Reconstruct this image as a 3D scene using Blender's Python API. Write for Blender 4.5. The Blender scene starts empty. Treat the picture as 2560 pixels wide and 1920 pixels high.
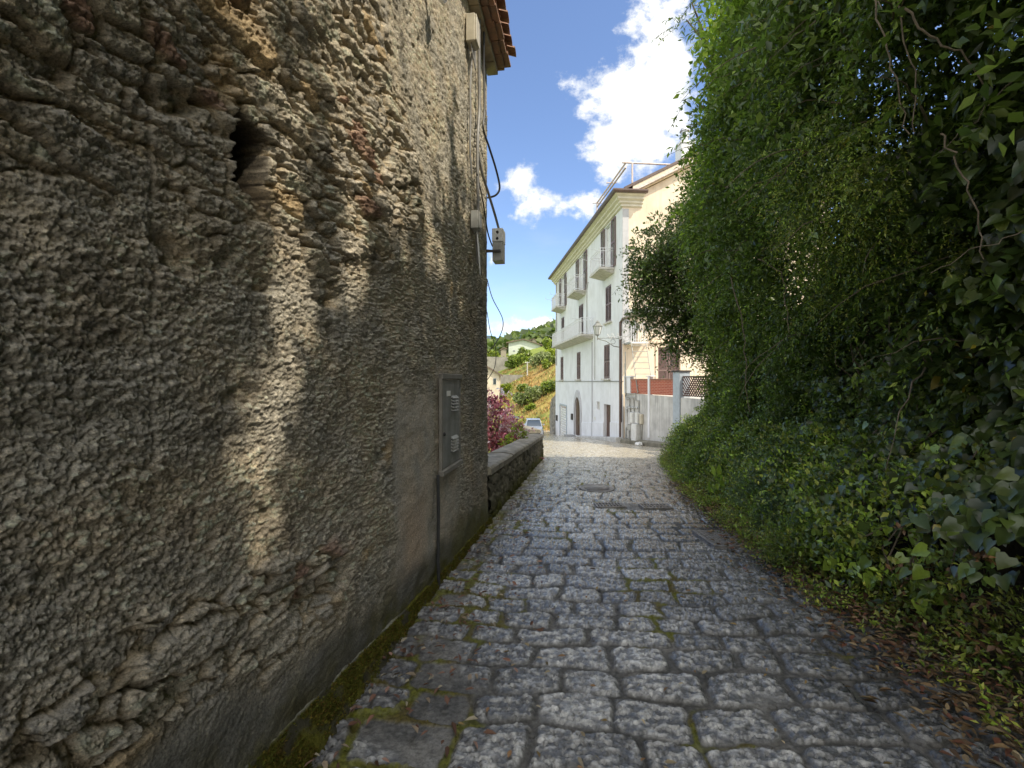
import bpy, math, random
import numpy as np
from mathutils import Vector, Matrix
R = math.radians
rng = np.random.default_rng(7)
random.seed(7)
scene = bpy.context.scene
COL = scene.collection
EYE = 1.6
FPX = 1150.0          # focal length in photo pixels

# ------------------------------------------------------------------ scene settings
scene.render.engine = 'CYCLES'
scene.view_settings.view_transform = 'Standard'
try: scene.view_settings.look = 'None'
except Exception: pass
scene.view_settings.exposure = 0
scene.cycles.use_denoising = True
try: scene.cycles.denoiser = 'OPENIMAGEDENOISE'
except Exception: pass
scene.cycles.max_bounces = 7
scene.cycles.diffuse_bounces = 4
scene.cycles.glossy_bounces = 3
scene.cycles.transmission_bounces = 3
scene.cycles.caustics_reflective = False
scene.cycles.caustics_refractive = False
scene.cycles.sample_clamp_indirect = 6

# ------------------------------------------------------------------ noise in numpy
def hsh(ix, iy, seed):
    with np.errstate(over='ignore'):
        h = (ix.astype(np.int64)*np.int64(374761393) + iy.astype(np.int64)*np.int64(668265263) + np.int64(seed)*np.int64(974711)) & np.int64(0xffffffff)
        h = ((h ^ (h >> 13))*np.int64(1274126177)) & np.int64(0xffffffff)
        h = h ^ (h >> 16)
    return h
def h01(ix, iy, seed): return (hsh(ix, iy, seed) & 0xffffff)/float(0xffffff)
def perlin(x, y, seed=0):
    x = np.asarray(x, float); y = np.asarray(y, float)
    xi = np.floor(x); yi = np.floor(y); fx = x-xi; fy = y-yi
    u = fx*fx*fx*(fx*(fx*6-15)+10); v = fy*fy*fy*(fy*(fy*6-15)+10)
    def g(dx, dy):
        a = h01(xi+dx, yi+dy, seed)*2*np.pi
        return np.cos(a)*(fx-dx)+np.sin(a)*(fy-dy)
    a = g(0,0); b = g(1,0); c = g(0,1); d = g(1,1)
    return 1.4*((a+(b-a)*u)*(1-v)+(c+(d-c)*u)*v)
def fbm(x, y, oct=4, seed=0, gain=.5, lac=2.03):
    s = 0; a = 1; t = 0
    for i in range(oct):
        s = s+a*perlin(x, y, seed+i*17); t += a; a *= gain; x = x*lac+3.1; y = y*lac+1.7
    return s/t
def worley(x, y, seed=0, jit=.9):
    xi = np.floor(x); yi = np.floor(y)
    f1 = np.full(x.shape, 9.); f2 = np.full(x.shape, 9.); cid = np.zeros(x.shape)
    for dx in (-1,0,1):
        for dy in (-1,0,1):
            px = xi+dx+.5+(h01(xi+dx, yi+dy, seed)-.5)*jit; py = yi+dy+.5+(h01(xi+dx, yi+dy, seed+5)-.5)*jit
            d = np.hypot(px-x, py-y); c = h01(xi+dx, yi+dy, seed+9)
            n = d < f1
            f2 = np.where(n, f1, np.minimum(f2, d)); cid = np.where(n, c, cid); f1 = np.where(n, d, f1)
    return f1, f2, cid
def sst(a, b, x):
    t = np.clip((np.asarray(x, float)-a)/(b-a), 0, 1); return t*t*(3-2*t)
def mix(a, b, t):
    a = np.asarray(a, float); b = np.asarray(b, float); t = np.asarray(t)[..., None]; return a*(1-t)+b*t

# ------------------------------------------------------------------ layout curves (x to the right, y into the picture, z up; road at z 0 under the camera)
GY = [-8, 0, 15, 23, 30, 41.6, 55, 65]; GZ = [.4, 0, -.9, -1.45, -2.08, -3.3, -4.5, -5.3]
def gz(y): return np.interp(y, GY, GZ)
XRY = [-8, 0, 2.2, 2.7, 4.2, 8.3, 13.6, 16, 18.4, 23, 41.6, 50, 65]; XRX = [2.7, 2.47, 2.43, 2.46, 2.66, 3.3, 4.55, 5.4, 6.45, 5.45, 3.9, 4.2, 5.0]
def xr(y): return np.interp(y, XRY, XRX)
XLY = [-8, 6.28, 14.6, 18, 24, 30, 40, 55, 65]; XLX = [-2.557, -.344, .95, 1.05, .65, -.25, -.6, .3, .5]
def xl(y): return np.interp(y, XLY, XLX)
WT = Vector((.155, 1, 0)).normalized(); WN = Vector((1, -.155, 0)).normalized()
def xw(y): return -1.317+.155*y              # face of the old stone wall
def wallp(y, z, out=0.0): return Vector((xw(y), y, z))+WN*out
def ray(sx): return (sx-1280)/FPX
def zat(sy, y): return EYE-(sy-953)/FPX*y
def wall_y(sx): return 1.317/(.155-ray(sx))
SUN = Vector((.50, -.40, .77)).normalized()   # towards the sun

# ------------------------------------------------------------------ objects
def tag(o, label=None, cat=None, group=None, kind=None):
    if label: o['label'] = label
    if cat: o['category'] = cat
    if group: o['group'] = group
    if kind: o['kind'] = kind
    return o
def thing(name, label, cat, loc=(0,0,0), group=None):
    o = bpy.data.objects.new(name, None); COL.objects.link(o); o.location = loc; o.empty_display_size = .2
    return tag(o, label, cat, group)
def world_loc(o):
    v = Vector((0,0,0))
    while o is not None: v += o.location; o = o.parent
    return v
def link(name, me, mat, parent=None, base=None):
    """mesh in world coordinates -> object whose origin is its thing's base"""
    o = bpy.data.objects.new(name, me)
    off = world_loc(parent) if parent is not None else Vector(base if base is not None else (0,0,0))
    if off.length > 0: me.transform(Matrix.Translation(-off))
    if mat is not None: me.materials.append(mat)
    if parent is not None: o.parent = parent
    else: o.location = off
    COL.objects.link(o); return o
def np_mesh(name, V, F, smooth=False, attrs=None):
    """V (n,3), F (m,k) with constant k"""
    me = bpy.data.meshes.new(name); V = np.ascontiguousarray(V, np.float32); F = np.ascontiguousarray(F, np.int32)
    m, k = F.shape
    me.vertices.add(len(V)); me.vertices.foreach_set('co', V.ravel())
    me.loops.add(m*k); me.loops.foreach_set('vertex_index', F.ravel())
    me.polygons.add(m); me.polygons.foreach_set('loop_start', np.arange(0, m*k, k, dtype=np.int32)); me.polygons.foreach_set('loop_total', np.full(m, k, np.int32))
    if smooth: me.polygons.foreach_set('use_smooth', np.ones(m, bool))
    me.update(calc_edges=True)
    for nm, A in (attrs or {}).items():
        a = me.attributes.new(nm, 'FLOAT_COLOR', 'POINT'); C4 = np.ones((len(V), 4), np.float32); C4[:, :A.shape[1]] = A
        a.data.foreach_set('color', C4.ravel())
    return me
def grid_faces(nu, nv):
    i = np.arange(nu-1)[:, None]*nv+np.arange(nv-1)[None, :]; i = i.ravel()
    return np.stack([i, i+nv, i+nv+1, i+1], 1)

class MB:
    def __init__(s): s.v = []; s.f = []
    def add(s, vs, fs):
        b = len(s.v); s.v += [tuple(v) for v in vs]; s.f += [tuple(b+i for i in f) for f in fs]; return s
    def hexa(s, p): return s.add(p, [(0,3,2,1),(4,5,6,7),(0,1,5,4),(1,2,6,5),(2,3,7,6),(3,0,4,7)])
    def box(s, a, b, fr=None):
        (x0,y0,z0),(x1,y1,z1) = a, b
        p = [(x0,y0,z0),(x1,y0,z0),(x1,y1,z0),(x0,y1,z0),(x0,y0,z1),(x1,y0,z1),(x1,y1,z1),(x0,y1,z1)]
        return s.hexa([fr(*q) for q in p] if fr else p)
    def prism(s, poly, w0, w1, fr):
        n = len(poly)
        vs = [fr(a, w0, b) for a, b in poly]+[fr(a, w1, b) for a, b in poly]
        return s.add(vs, [tuple(range(n))[::-1], tuple(range(n, 2*n))]+[(i, (i+1) % n, n+(i+1) % n, n+i) for i in range(n)])
    def tube(s, pts, r, n=8, cap=True):
        pts = [Vector(p) for p in pts]; rs = r if isinstance(r, (list, tuple)) else [r]*len(pts); rings = []; up = Vector((0,0,1)); base = len(s.v)
        side = None
        for i, p in enumerate(pts):
            t = (pts[min(i+1, len(pts)-1)]-pts[max(i-1, 0)]).normalized()
            if side is None:
                side = t.cross(up)
                if side.length < 1e-3: side = t.cross(Vector((1,0,0)))
            side = (side-t*side.dot(t)).normalized(); b = t.cross(side)
            for k in range(n):
                a = 2*math.pi*k/n; s.v.append(tuple(p+(side*math.cos(a)+b*math.sin(a))*rs[i]))
        for i in range(len(pts)-1):
            for k in range(n):
                a = base+i*n+k; b2 = base+i*n+(k+1) % n; s.f.append((a, b2, b2+n, a+n))
        if cap: s.f.append(tuple(base+k for k in range(n))[::-1]); s.f.append(tuple(base+(len(pts)-1)*n+k for k in range(n)))
        return s
    def lathe(s, c, prof, n=20, ax=Vector((0,0,1))):
        c = Vector(c); ax = Vector(ax).normalized(); q = ax.orthogonal().normalized(); w = ax.cross(q); base = len(s.v)
        for r, h in prof:
            for k in range(n):
                a = 2*math.pi*k/n; s.v.append(tuple(c+ax*h+(q*math.cos(a)+w*math.sin(a))*r))
        for i in range(len(prof)-1):
            for k in range(n):
                a = base+i*n+k; b = base+i*n+(k+1) % n; s.f.append((a, b, b+n, a+n))
        s.f.append(tuple(base+k for k in range(n))[::-1]); s.f.append(tuple(base+(len(prof)-1)*n+k for k in range(n)))
        return s
    def build(s, name, mat, parent=None, base=None, smooth=False, bevel=0):
        me = bpy.data.meshes.new(name); me.from_pydata(s.v, [], s.f); me.validate()
        import bmesh
        bm = bmesh.new(); bm.from_mesh(me); bmesh.ops.recalc_face_normals(bm, faces=bm.faces); bm.to_mesh(me); bm.free()
        o = link(name, me, mat, parent, base)
        if smooth:
            for p in me.polygons: p.use_smooth = True
            try: me.set_sharp_from_angle(angle=R(40))
            except Exception: pass
        if bevel:
            m = o.modifiers.new('bevel', 'BEVEL'); m.width = bevel; m.segments = 2; m.limit_method = 'ANGLE'
        return o
def frame(o, ex, ey, ez):
    o = Vector(o); ex = Vector(ex); ey = Vector(ey); ez = Vector(ez)
    return lambda a, b, c: o+ex*a+ey*b+ez*c

# ------------------------------------------------------------------ materials
class NT:
    def __init__(s, name):
        s.m = bpy.data.materials.new(name); s.m.use_nodes = True; s.t = s.m.node_tree; s.n = s.t.nodes; s.n.clear()
        s.out = s.n.new('ShaderNodeOutputMaterial')
    def new(s, typ, **kw):
        x = s.n.new('ShaderNode'+typ)
        for k, v in kw.items(): setattr(x, k, v)
        return x
    def put(s, sock, v):
        if isinstance(v, bpy.types.NodeSocket): s.t.links.new(v, sock)
        elif v is not None: sock.default_value = v
    def noise(s, vec, scale, detail=5, rough=.6):
        x = s.new('TexNoise'); s.put(x.inputs['Vector'], vec); x.inputs['Scale'].default_value = scale; x.inputs['Detail'].default_value = detail; x.inputs['Roughness'].default_value = rough; return x.outputs['Fac']
    def math(s, op, a, b=0.0, clamp=False):
        x = s.new('Math', operation=op, use_clamp=clamp); s.put(x.inputs[0], a); s.put(x.inputs[1], b); return x.outputs[0]
    def ramp(s, fac, a, b, lo=0., hi=1.):
        x = s.new('MapRange', interpolation_type='SMOOTHSTEP'); s.put(x.inputs[0], fac); x.inputs[1].default_value = a; x.inputs[2].default_value = b; x.inputs[3].default_value = lo; x.inputs[4].default_value = hi; return x.outputs[0]
    def mixc(s, fac, a, b, blend='MIX'):
        x = s.new('Mix', data_type='RGBA', blend_type=blend); s.put(x.inputs[0], fac)
        for i, v in ((6, a), (7, b)): s.put(x.inputs[i], (*v, 1) if isinstance(v, tuple) and len(v) == 3 else v)
        return x.outputs[2]
    def mapping(s, vec, scale):
        x = s.new('Mapping'); s.put(x.inputs[0], vec); x.inputs['Scale'].default_value = scale; return x.outputs[0]
    def objco(s): return s.new('TexCoord').outputs['Object']
    def attr(s, nm):
        x = s.new('Attribute'); x.attribute_name = nm; return x
    def bump(s, h, strength, dist):
        x = s.new('Bump'); s.put(x.inputs['Height'], h); x.inputs['Strength'].default_value = strength; x.inputs['Distance'].default_value = dist; return x.outputs[0]
    def bsdf(s, col, rough=.7, normal=None, metal=0., spec=.5, **kw):
        x = s.new('BsdfPrincipled'); s.put(x.inputs['Base Color'], (*col, 1) if isinstance(col, tuple) and len(col) == 3 else col)
        s.put(x.inputs['Roughness'], rough); s.put(x.inputs['Metallic'], metal); s.put(x.inputs['Specular IOR Level'], spec)
        if normal is not None: s.put(x.inputs['Normal'], normal)
        for k, v in kw.items(): s.put(x.inputs[k.replace('_', ' ')], v)
        return x.outputs[0]
    def done(s, shader): s.t.links.new(shader, s.out.inputs['Surface']); return s.m

def simple(name, c1, c2=None, scale=6., rough=.6, bump=.15, bscale=40., metal=0., streak=0., spec=.5, dist=.004):
    """two-tone weathered surface with fine bump and optional vertical streaks"""
    n = NT(name); co = n.objco(); c2 = c2 or tuple(v*.75 for v in c1)
    f = n.ramp(n.noise(co, scale, 6, .65), .35, .68)
    col = n.mixc(f, c1, c2)
    if streak:
        st = n.ramp(n.noise(n.mapping(co, (5, 5, .35)), 1.6, 6, .65), .48, .74)
        col = n.mixc(n.math('MULTIPLY', st, streak), col, tuple(v*.42 for v in c1))
    b = n.bump(n.noise(co, bscale, 4, .6), bump, dist)
    r = n.math('ADD', rough-.08, n.math('MULTIPLY', n.noise(co, scale*3, 3), .16))
    return n.done(n.bsdf(col, r, b, metal, spec))

def leaf_material(name, trans=.35, rough=.42, spec=.4, tint=.55):
    n = NT(name); a = n.attr('col').outputs['Color']
    v = n.noise(n.objco(), 60, 2); col = n.mixc(n.math('MULTIPLY', v, .45), a, (.02, .03, .008))
    d = n.bsdf(col, rough, None, 0, spec)
    t = n.new('BsdfTranslucent'); tc = n.mixc(tint, a, (.20, .33, .03)); n.put(t.inputs[0], tc)
    m = n.new('MixShader'); m.inputs[0].default_value = trans; n.t.links.new(d, m.inputs[1]); n.t.links.new(t.outputs[0], m.inputs[2])
    return n.done(m.outputs[0])

M = {}
M['leaf'] = leaf_material('leaf', .38, .38, .5)
M['leaf_glossy'] = leaf_material('glossy_leaf', .2, .30, .55)
M['leaf_dry'] = leaf_material('dry_leaf', .05, .6, .3)
M['leaf_bright'] = leaf_material('bright_leaf', .5, .4, .45, .7)  # brighter tint stands in for sun shining through the leaves
M['leaf_purple'] = leaf_material('purple_leaf', .4, .4, .4, 0.0)
M['moss'] = leaf_material('moss', .1, .8, .2)
M['bark'] = simple('bark', (.16,.12,.085), (.07,.055,.04), 9, .85, .6, 60, dist=.01)
M['vine'] = simple('dry_vine', (.19,.15,.105), (.10,.08,.055), 12, .8, .4, 80)
M['plaster_white'] = simple('white_plaster', (.76,.77,.79), (.67,.675,.685), .9, .8, .3, 45, streak=.30)
M['plaster_grey'] = simple('grey_band', (.50,.50,.515), (.43,.43,.44), 2, .8, .2, 45, streak=.2)
M['plaster_cream'] = simple('cream_plaster', (.79,.67,.52), (.68,.56,.42), 1.1, .8, .2, 45, streak=.3)
M['cornice'] = simple('cream_cornice', (.72,.68,.57), (.62,.58,.48), 2, .75, .15, 40)
M['gutter'] = simple('brown_gutter', (.13,.085,.07), (.09,.06,.05), 4, .4, .05, 30)
M['shutter'] = simple('brown_shutter', (.20,.135,.125), (.14,.09,.08), 5, .55, .2, 30)
M['dark_wood'] = simple('dark_door_wood', (.11,.05,.035), (.06,.03,.02), 6, .5, .2, 30)
M['white_metal'] = simple('white_painted_metal', (.78,.79,.80), (.68,.68,.68), 8, .4, .05, 60)
M['white_frame'] = simple('white_window_frame', (.80,.80,.79), (.72,.72,.70), 8, .45, .05, 60)
M['slab'] = simple('balcony_slab', (.62,.59,.54), (.42,.40,.36), 4, .8, .25, 40)
M['stone_step'] = simple('door_step_stone', (.36,.35,.33), (.22,.21,.19), 6, .7, .3, 50)
M['grey_metal'] = simple('grey_painted_metal', (.25,.255,.235), (.19,.19,.17), 5, .65, .25, 60, streak=.6)
M['dark_metal'] = simple('dark_iron', (.045,.045,.047), (.08,.06,.045), 12, .6, .3, 90, metal=.3)
M['grate'] = simple('worn_cast_iron', (.30,.29,.28), (.20,.18,.16), 14, .5, .35, 120, metal=.3)
M['black'] = simple('black_hole', (.01,.01,.01), (.015,.015,.012), 6, .9, 0)
M['cable_grey'] = simple('grey_cable', (.22,.215,.20), (.15,.14,.13), 10, .5, .1, 40)
M['cable_black'] = simple('black_cable', (.03,.03,.03), (.05,.05,.048), 10, .5, .1, 40)
M['box_beige'] = simple('beige_plastic', (.58,.53,.42), (.46,.41,.31), 6, .5, .08, 60, streak=.35)
M['box_grey'] = simple('grey_plastic', (.40,.40,.37), (.30,.29,.26), 6, .5, .08, 60, streak=.3)
M['box_white'] = simple('white_plastic', (.72,.72,.70), (.60,.60,.57), 6, .4, .05, 60)
M['terracotta'] = simple('terracotta_tile', (.36,.19,.12), (.22,.14,.10), 7, .85, .5, 50, dist=.006)
M['eave_stone'] = simple('eave_stone', (.40,.32,.22), (.25,.20,.14), 6, .85, .5, 40, dist=.008)
M['concrete'] = simple('weathered_concrete', (.58,.575,.55), (.42,.41,.39), 1.6, .85, .35, 30, streak=.75, dist=.006)
M['concrete_dark'] = simple('dark_mossy_concrete', (.24,.22,.17), (.13,.12,.085), 3, .85, .5, 35, streak=.6, dist=.008)
M['coping'] = simple('coping_stone', (.30,.27,.21), (.14,.125,.09), 4, .85, .5, 40, dist=.006)
M['soil'] = simple('dark_soil', (.035,.028,.018), (.06,.045,.03), 4, .95, .8, 12, dist=.05)
M['pole'] = simple('weathered_pole', (.33,.29,.23), (.25,.21,.16), 8, .8, .2, 30)
M['steel'] = simple('galvanised_steel', (.55,.56,.57), (.42,.43,.44), 10, .35, .05, 40, metal=.7)
M['pink_pipe'] = simple('rusted_white_pipe', (.66,.58,.54), (.52,.42,.37), 5, .5, .08, 40)
M['blue_grey'] = simple('blue_grey_paint', (.40,.45,.50), (.33,.37,.41), 5, .5, .05, 40)
M['car_paint'] = simple('silver_car_paint', (.72,.74,.76), (.68,.70,.72), 2, .25, 0, 40, metal=.2)
M['rubber'] = simple('tyre_rubber', (.02,.02,.02), (.03,.03,.03), 8, .8, .2, 60)
M['curtain'] = simple('white_curtain', (.74,.74,.72), (.60,.60,.60), 5, .9, .1, 20)
def glass(name, tint, rough=.05):
    n = NT(name); return n.done(n.bsdf(tint, rough, None, 0, .9))
M['glass'] = glass('window_glass', (.06,.075,.085)); M['car_glass'] = glass('car_glass', (.09,.12,.15), .08)
M['lamp_glass'] = glass('lamp_glass', (.62,.64,.62), .2)
def brick_material():
    n = NT('red_brick'); sp = n.new('SeparateXYZ'); n.put(sp.inputs[0], n.objco()); cb = n.new('CombineXYZ'); n.put(cb.inputs[0], sp.outputs[1]); n.put(cb.inputs[1], sp.outputs[2]); co = cb.outputs[0]
    b = n.new('TexBrick'); n.put(b.inputs['Vector'], co); b.inputs['Color1'].default_value = (.40,.09,.045,1); b.inputs['Color2'].default_value = (.31,.065,.035,1)
    b.inputs['Mortar'].default_value = (.52,.30,.22,1); b.inputs['Scale'].default_value = 1; b.inputs['Brick Width'].default_value = .25; b.inputs['Row Height'].default_value = .068; b.inputs['Mortar Size'].default_value = .008
    return n.done(n.bsdf(b.outputs[0], .8, n.bump(b.outputs[1], -.6, .01)))
M['brick'] = brick_material()
# ------------------------------------------------------------------ camera, sun, sky
cam = bpy.data.cameras.new('camera'); co_ = bpy.data.objects.new('camera', cam); COL.objects.link(co_)
co_.location = (0, 0, EYE); co_.rotation_euler = (R(90), 0, 0)
cam.sensor_width = 36; cam.lens = 36*FPX/2560; cam.shift_y = -7/2560; cam.clip_start = .03; cam.clip_end = 6000
scene.camera = co_
sl = bpy.data.lights.new('sun', 'SUN'); sl.energy = 5.0; sl.angle = R(.5); sl.color = (1.0, .90, .73)
so = bpy.data.objects.new('sun', sl); COL.objects.link(so); so.rotation_euler = SUN.to_track_quat('Z', 'Y').to_euler(); so.location = (20, -20, 40)

def make_world():
    w = bpy.data.worlds.new('World'); scene.world = w; w.use_nodes = True
    n = NT('tmp_sky'); mtmp = n.m
    t = w.node_tree; t.nodes.clear(); n.t = t; n.n = t.nodes
    out = n.new('OutputWorld'); bg = n.new('Background'); t.links.new(bg.outputs[0], out.inputs[0])
    sky = n.new('TexSky', sky_type='NISHITA'); sky.sun_disc = False
    sky.sun_elevation = math.asin(SUN.z); sky.sun_rotation = math.atan2(SUN.x, SUN.y); sky.altitude = 400; sky.air_density = 1.0; sky.dust_density = .6; sky.ozone_density = 1.6
    d = n.new('TexCoord').outputs['Generated']
    sp = n.new('SeparateXYZ'); n.put(sp.inputs[0], d)
    yy = n.math('MAXIMUM', sp.outputs[1], .02)
    px = n.math('DIVIDE', sp.outputs[0], yy); pz = n.math('DIVIDE', sp.outputs[2], yy)
    cb = n.new('CombineXYZ'); n.put(cb.inputs[0], px); n.put(cb.inputs[1], pz); p = cb.outputs[0]
    blobs = []
    for vx, vy, rx, ry in [(1415,70,88,130),(1375,215,105,98),(1442,175,62,115),(1330,300,62,62),(1400,310,55,66),(1318,368,40,30),
                           (1180,442,92,42),(1133,395,46,56),(1150,425,46,40),(1262,436,52,22),(1090,706,62,27),(1165,700,75,16),(1062,560,11,22),(1140,720,70,14)]:
        sx, sy = vx*1.1573, vy*1.1573
        m = n.new('Mapping'); n.put(m.inputs[0], p); m.vector_type = 'POINT'
        kx, ky = FPX/(rx*1.1573), FPX/(ry*1.1573)
        m.inputs['Location'].default_value = (-(sx-1280)/FPX*kx, -(953-sy)/FPX*ky, 0); m.inputs['Scale'].default_value = (kx, ky, 1)
        l = n.new('VectorMath', operation='LENGTH'); n.put(l.inputs[0], m.outputs[0])
        blobs.append(n.math('SUBTRACT', 1.0, l.outputs[1]))
    f = blobs[0]
    for i, b in enumerate(blobs[1:]):
        f = n.math('SMOOTH_MAX', f, n.math('MULTIPLY', n.math('ADD', b, .30), 1.35) if i < 4 else b); f.node.inputs[2].default_value = .25
    front = n.ramp(sp.outputs[1], .05, .25)
    # extra-bright clouds added outside the view as ambient fill
    gen = n.ramp(n.noise(n.mapping(d, (1, 1, 2.2)), 1.7, 6, .6), .28, .42)
    gen = n.math('MULTIPLY', gen, n.ramp(sp.outputs[1], .45, .1))
    nz = n.noise(n.mapping(p, (1, 1.15, 1)), 7.5, 9, .62)
    nz2 = n.noise(p, 22, 6, .65)
    dens = n.math('ADD', f, n.math('MULTIPLY', n.math('SUBTRACT', nz, .5), 3.8))
    dens = n.math('ADD', dens, n.math('MULTIPLY', n.math('SUBTRACT', nz2, .5), 2.0))
    mask = n.math('MULTIPLY', n.ramp(dens, -.02, .85), front)
    mask = n.math('MAXIMUM', mask, gen)
    veil = n.math('MULTIPLY', n.ramp(n.noise(n.mapping(p, (1, 2.2, 1)), 4.2, 5, .55), .46, .8), n.ramp(pz, .5, .1, 0, .35))
    mask = n.math('MAXIMUM', mask, n.math('MULTIPLY', veil, front))
    tone = n.ramp(n.math('ADD', n.math('MULTIPLY', n.noise(p, 9, 6, .6), .8), n.math('MULTIPLY', dens, .22)), .3, .75)
    cc = n.mixc(tone, (6.0, 6.4, 7.0), (9.2, 9.1, 8.9))
    skyc = n.mixc(1.0, sky.outputs[0], (SKYM[0], SKYM[1], SKYM[2]), 'MULTIPLY')
    cc = n.mixc(gen, cc, (12.0, 12.1, 12.2)); t.links.new(n.mixc(mask, skyc, cc), bg.inputs[0]); bg.inputs[1].default_value = .15
    bpy.data.materials.remove(mtmp)
SKYM = (1.55, 1.58, 1.72)
make_world()

# ------------------------------------------------------------------ old stone house on the left
def wall_spacing():
    ys = [-1.6]
    while ys[-1] < .85: ys.append(ys[-1]+(.03 if ys[-1] < .5 else .010))
    while ys[-1] < 6.28:
        y = ys[-1]; dxdy = 1.317/(y*y)*FPX*.4          # render pixels per metre along the wall
        ys.append(y+min(.95/dxdy, .02))
    ys[-1] = 6.28
    zs = [EYE]
    while zs[-1] < 6.05: zs.append(zs[-1]+max(.0042, (zs[-1]-EYE)*.0034))
    lo = [EYE]
    while lo[-1] > -.62: lo.append(lo[-1]-max(.0042, (EYE-lo[-1])*.0034))
    return np.array(ys), np.array(sorted(set(lo+zs)))
wys, wzs = wall_spacing()
Y, Z = np.meshgrid(wys, wzs, indexing='ij')
S = Y*1.012
warp = fbm(S*1.3, Z*1.3, 3, 3)*.22; warp2 = fbm(S*1.3, Z*1.3, 3, 4)*.12
# where bare rubble shows through the old render
low = fbm(S*.9, Z*.8, 4, 11)
rub = sst(.0, .34, low+.55*sst(3.9, 1.2, S)*sst(1.5, 2.2, Z)-.35*sst(2.4, 1.6, Z)*sst(.35, 1.2, Z)+.40*sst(1.05, .75, Z+.1*low)*sst(2.9, 1.8, S)*sst(.22, .45, Z)-.5*sst(3.4, 4.6, S))
plast = sst(.12, -.02, np.abs(S-3.62+.14*low)-.36)*sst(1.75, 1.35, Z+.25*low)     # smooth repair left of the cabinet
plast = np.maximum(plast, sst(.10, -.03, np.abs(S-4.5)-.36)*sst(1.78, 1.68, Z)*sst(.0, .3, Z)*.8)
plinth = sst(.36, .12, Z-.12*sst(3.6, 1.2, S)+.18*fbm(S*1.8, Z*1.5, 3, 21)-(.10-.075*(S-1.5)).clip(-.25, .1))
rub = rub*(1-plast)*(1-plinth)
wj = fbm(S*8, Z*11, 4, 32)*.05; wk = fbm(S*9, Z*10, 4, 33)*.035
f1, f2, cid = worley((S+warp+wj)/.17, (Z+warp2+wk)/.075, 31)
g1, g2, gid = worley((S+warp*.5+wj)/.36, (Z+warp2*.5+wk)/.15, 37)
gran = sst(-.35, .35, fbm(S*2.6, Z*3, 3, 46))
big = sst(.62, .75, gid)
edge = sst(.0, .30, f2-f1); gedge = sst(.0, .25, g2-g1)
stone_h = np.where(big > .5, (gid-.3)*.035*gedge+.012*gedge, (cid-.45)*.05*edge+.014*edge)
stone_h = stone_h*(.55+.9*gran)+fbm(S*4, Z*9, 4, 48)*.03 + (1-np.where(big > .5, gedge, edge))*-.022
tilt = (np.where(big > .5, h01(np.floor(gid*9999), gid*0, 3), h01(np.floor(cid*9999), cid*0, 3))-.5)
w3 = fbm(S*16, Z*18, 3, 44)*.9; w4 = fbm(S*19, Z*17, 3, 45)*.9
p1_, p2_, pid = worley(S/.030+warp*4+w3, Z/.021+w4, 41)
q1_, q2_, qid = worley(S/.013+w4, Z/.010+w3, 43)
pebble = (sst(.8, .0, p1_)*pid**1.5)*.014*(.35+.9*gran)+sst(.7, .1, q1_)*.0075*qid
rdg = 1-np.abs(fbm(S*11+w3*.3, Z*19+w4*.3, 4, 47))*2.6
rough = pebble+fbm(S*6, Z*9, 5, 51, .62)*.021+fbm(S*30, Z*40, 3, 52)*.010+rdg*.010
ridge = 1-np.abs(fbm(S*7+warp*3, Z*15, 4, 53))*2.2
fine = np.abs(fbm(S*34, Z*44, 4, 152, .65))*-.020+fbm(S*75, Z*90, 2, 153)*.006+.006
H = (1-rub)*(rough*.86+fine) + rub*(stone_h*.72+ridge*.016+fbm(S*20, Z*38, 5, 54, .62)*.026+pebble*.5+fine)
H = H*(1-plast) + plast*(.012+fbm(S*14, Z*14, 4, 55)*.006+fbm(S*50, Z*60, 2, 56)*.0022)
H = H*(1-plinth)+plinth*(.022+fbm(S*6, Z*6, 4, 57)*.012+fbm(S*40, Z*40, 3, 58)*.005)
H += fbm(S*.7, Z*.7, 3, 59)*.03 + fbm(S*2.2, Z*2.6, 3, 60)*.022
# deep eroded pits
pit = fbm(S*3.1, Z*4.2, 4, 61); H -= sst(.30, .55, pit)*.05*(1-plast)*(1-plinth)
ero = np.exp(-(((S-2.35)/.34)**2+((Z-.56)/.10)**2)); H -= sst(.35, .7, ero+.25*fbm(S*5, Z*6, 3, 62))*.05*(1-plast)
# the square putlog hole
hb = np.maximum(np.abs(S-1.815+.01*fbm(S*20, Z*20, 2, 66))/.085, np.abs(Z-2.46-(S-1.82)*-.25+.02*fbm(S*14, Z*14, 2, 67))/.135)
hole = sst(1.06, .92, hb); H = H*(1-hole)-hole*.30
lip = sst(1.9, 1.1, hb)*(1-hole); H += lip*.016
crack = sst(.012, .003, np.abs(S-1.42-.05*fbm(Z*1.5, Z*0, 3, 68)))*sst(1.1, 1.4, Z)*sst(2.9, 2.6, Z); H -= crack*.02*(.4+rub)
fade = sst(6.28, 6.2, Y); H = H*(.25+.75*fade)
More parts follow.
